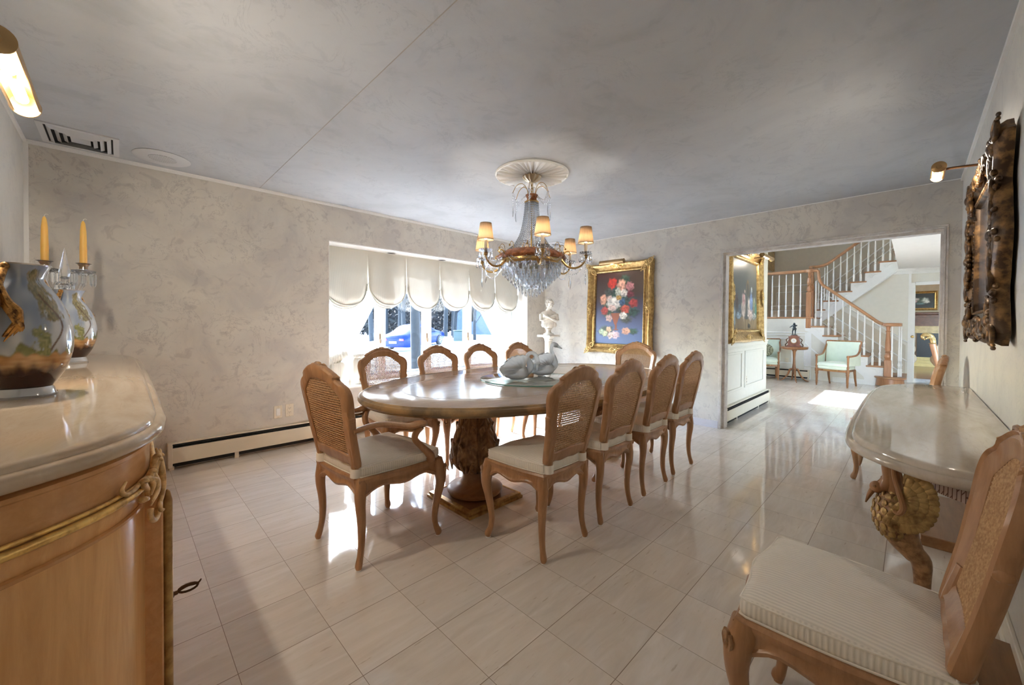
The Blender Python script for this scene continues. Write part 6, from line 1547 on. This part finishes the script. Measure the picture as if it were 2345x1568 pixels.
b = MB().loft([carsec(-2.38, .35, .72, .72, .62, .60), carsec(-2.30, .25, .92, .84, .72, .70), carsec(-2.0, .22, 1.02, .90, .80, .72), carsec(-1.5, .20, 1.12, .92, .86, .68), carsec(-.9, .20, 1.42, .92, .90, .58), carsec(-.2, .20, 1.49, .92, .90, .57), carsec(.5, .20, 1.40, .92, .88, .60), carsec(1.15, .20, 1.06, .92, .86, .72), carsec(1.7, .22, .92, .90, .78, .74), carsec(2.2, .25, .78, .84, .66, .70), carsec(2.38, .32, .60, .70, .52, .60)])
b.build('car_body', M['carblue'], car, sharp=50)
for s in (-1, 1):
    MB().loft([[(-1.45, s*.84, .95), (-.85, s*.72, 1.32), (-.2, s*.70, 1.40), (.45, s*.72, 1.30), (1.0, s*.84, .95)], [(-1.45, s*.93, .95), (-.85, s*.80, 1.32), (-.2, s*.78, 1.40), (.45, s*.80, 1.30), (1.0, s*.93, .95)]]).build('side_window', M['carglass'], car)
    for x in (-1.42, 1.42):
        w_ = MB().lathe([(.001, -.11), (.30, -.11), (.335, -.08), (.335, .08), (.30, .11), (.001, .11)], n=28, M=Matrix.Rotation(pi/2, 4, 'X')).tr(Matrix.Translation((x, s*.86, .335))).build('wheel', M['tyre'], car)
        m_ = MB().lathe([(.19, -.01), (.225, -.01), (.225, .01), (.19, .01), (.19, -.01)], n=28, M=Matrix.Rotation(pi/2, 4, 'X')).tr(Matrix.Translation((x, s*.985, .335)))
        for k in range(7): a = 2*pi*k/7; m_.tube([(x, s*.985, .335), (x+cos(a)*.2, s*.985, .335+sin(a)*.2)], [.05, .03], 6)
        m_.build('alloy_rim', M['alloy'], w_)
MB().box(-2.40, -2.36, -.75, -.45, .66, .78, ch=.01).box(-2.40, -2.36, .45, .75, .66, .78, ch=.01).build('tail_light', plain('red_tail_light', (.25, .01, .01), .2), car)
MB().box(-2.42, -2.39, -.26, .26, .50, .62).build('number_plate', plain('pale_plate', (.40, .36, .20), .5), car)
M['bark'] = plain('grey_bark', (.007, .009, .010), .9, var=.35, sc=8)
M['twig'] = plain('pale_twig', (.035, .031, .027), .9, var=.3)
def tree(lab, loc, h, r, seed, lv=4, nb=5, group=None, mat='bark', twig='twig', spread=.55, lowb=.25):
    rnd = random.Random(seed); t = thing('bare_tree', lab, 'tree', loc, 0, group); tk = MB(); tw = MB()
    def br(p, d, L, rad, lvl):
        n = 4; pts = [p]; q = p
        for k in range(n):
            d = (d+Vector((rnd.uniform(-.16, .16), rnd.uniform(-.16, .16), rnd.uniform(-.05, .10)))).normalized(); q = q+d*(L/n); pts.append(q)
        (tk if lvl < 2 else tw).tube(pts, [rad, rad*.62], 5 if lvl else 10, caps=False)
        if lvl < lv:
            for k in range(nb if lvl else nb+4):
                f = rnd.uniform(lowb if lvl == 0 else .2, 1.0); i = min(n-1, int(f*n)); pp = pts[i].lerp(pts[i+1], f*n-i)
                a = rnd.uniform(0, 2*pi); e = rnd.uniform(-.1, .8); nd = (d*.5+Vector((cos(a), sin(a), e))*spread*1.6).normalized()
                br(pp, nd, L*rnd.uniform(.42, .62), rad*.38*(1.0 if lvl else .8), lvl+1)
    br(Vector((0, 0, -.1)), Vector((0, 0, 1)), h, r, 0)
    tk.build('trunk', M[mat], t, sharp=80, recalc=False); tw.build('twigs', M[twig], t, sharp=80, recalc=False); return t
tree('thick bare tree trunk standing just outside the bay window', (5.85, 10.15, -.5), 6.5, .17, 11, 4, 4, None, spread=.5, lowb=.30)
tree('bare spreading tree beyond the blue car', (16.5, 27.5, -.2), 5.0, .16, 21, 4, 5, None, spread=.7, lowb=.15)
tree('bare low branching tree right of the blue car', (20.0, 24.5, -.1), 5.0, .14, 5, 4, 5, None, spread=.8, lowb=.15)
GT = 'bare trees of the wood behind the drive'
wt = tree('bare trunk among the trees of the wood behind the drive', (19, 35, 0), 11, .20, 33, 4, 5, GT, spread=.45, lowb=.12)
rnd = random.Random(2); 
for k in range(26):
    a = radians(rnd.uniform(36, 66)); d = rnd.uniform(34, 56); dup(wt, (d*cos(a)-1, d*sin(a)-1, rnd.uniform(-.3, .3)), rnd.uniform(0, 6.28), None, GT).scale = (1, 1, rnd.uniform(.7, 1.1))
# undergrowth and evergreen mass, beyond counting
ev = MB(); rnd = random.Random(9)
for k in range(15000):
    a = radians(rnd.uniform(30, 72)); d = rnd.uniform(46, 64); hz_ = rnd.random()**1.3*7.5
    c = Vector((d*cos(a)-1, d*sin(a)-1, gz(20, 40)+hz_)); s = rnd.uniform(.12, .42); u = Vector((rnd.uniform(-1, 1), rnd.uniform(-1, 1), rnd.uniform(-1, 1))).normalized(); w = u.orthogonal().normalized()*s*.6; u = u*s
    ev.add([c-u-w, c+u-w*.3, c+u*.6+w, c-u*.5+w*.8], [(0, 1, 2, 3)])
hb = MB().grid(lambda u, v: ((62+10*v+3*sin(u*40))*cos(radians(24+54*u))-1, (62+10*v+3*sin(u*40))*sin(radians(24+54*u))-1, -1+v*(13+2*sin(u*25)+1.2*sin(u*71))), 90, 12)
def leafmat():
    t = NT('dark_evergreen'); v = t.coord(); n1 = t.noise(v, .25, 3); n2 = t.noise(v, 2.5, 4, .7)
    t.set(Base_Color=t.mix(t.ramp(n2, [(.38, 0.0), (.62, 1.0)]), t.mix(n1, (.003, .006, .006), (.010, .015, .018)), t.mix(n1, (.015, .018, .012), (.035, .024, .015))), Roughness=.9); return t.m
hb_ = hb.build('wooded_bank', leafmat(), None, sharp=180, recalc=False); tag(hb_, 'dark wooded slope rising behind the bare trees', 'wooded slope', None, 'stuff')
eo = ev.build('woodland_undergrowth', leafmat(), None, sharp=180, recalc=False)
tag(eo, 'dark tangled evergreen undergrowth of the wood behind the drive', 'undergrowth', None, 'stuff')
bx = thing('utility_box', 'green utility box standing behind the blue car', 'utility box', (18.6, 24.6, -.05))
bx.rotation_euler.z = .5; MB().box(-.45, .45, -.4, .4, -.2, .62, ch=.03).build('cabinet', plain('green_metal', (.006, .020, .016), .5), bx); MB().box(-.49, .49, -.44, .44, .62, .70, ch=.03).build('lid', plain('green_lid', (.008, .024, .018), .5), bx)
hs = thing('neighbour_house', 'pale blue house glimpsed between the trees at the right of the window', 'house', (30, 34, .2)); hs.rotation_euler.z = -.75
MB().box(-4, 4, -3, 3, -.5, 4.2).build('wall', plain('pale_blue_siding', (.04, .06, .11), .7), hs)
prism(MB(), [(-3.5, 4.2), (0, 6.6), (3.5, 4.2)], -4.4, 4.4).build('roof', plain('grey_shingles', (.015, .017, .022), .8), hs)
for x in (-2, 2): MB().box(x-.5, x+.5, -3.05, -2.95, 1.2, 2.8).build('window', M['carglass'], hs)
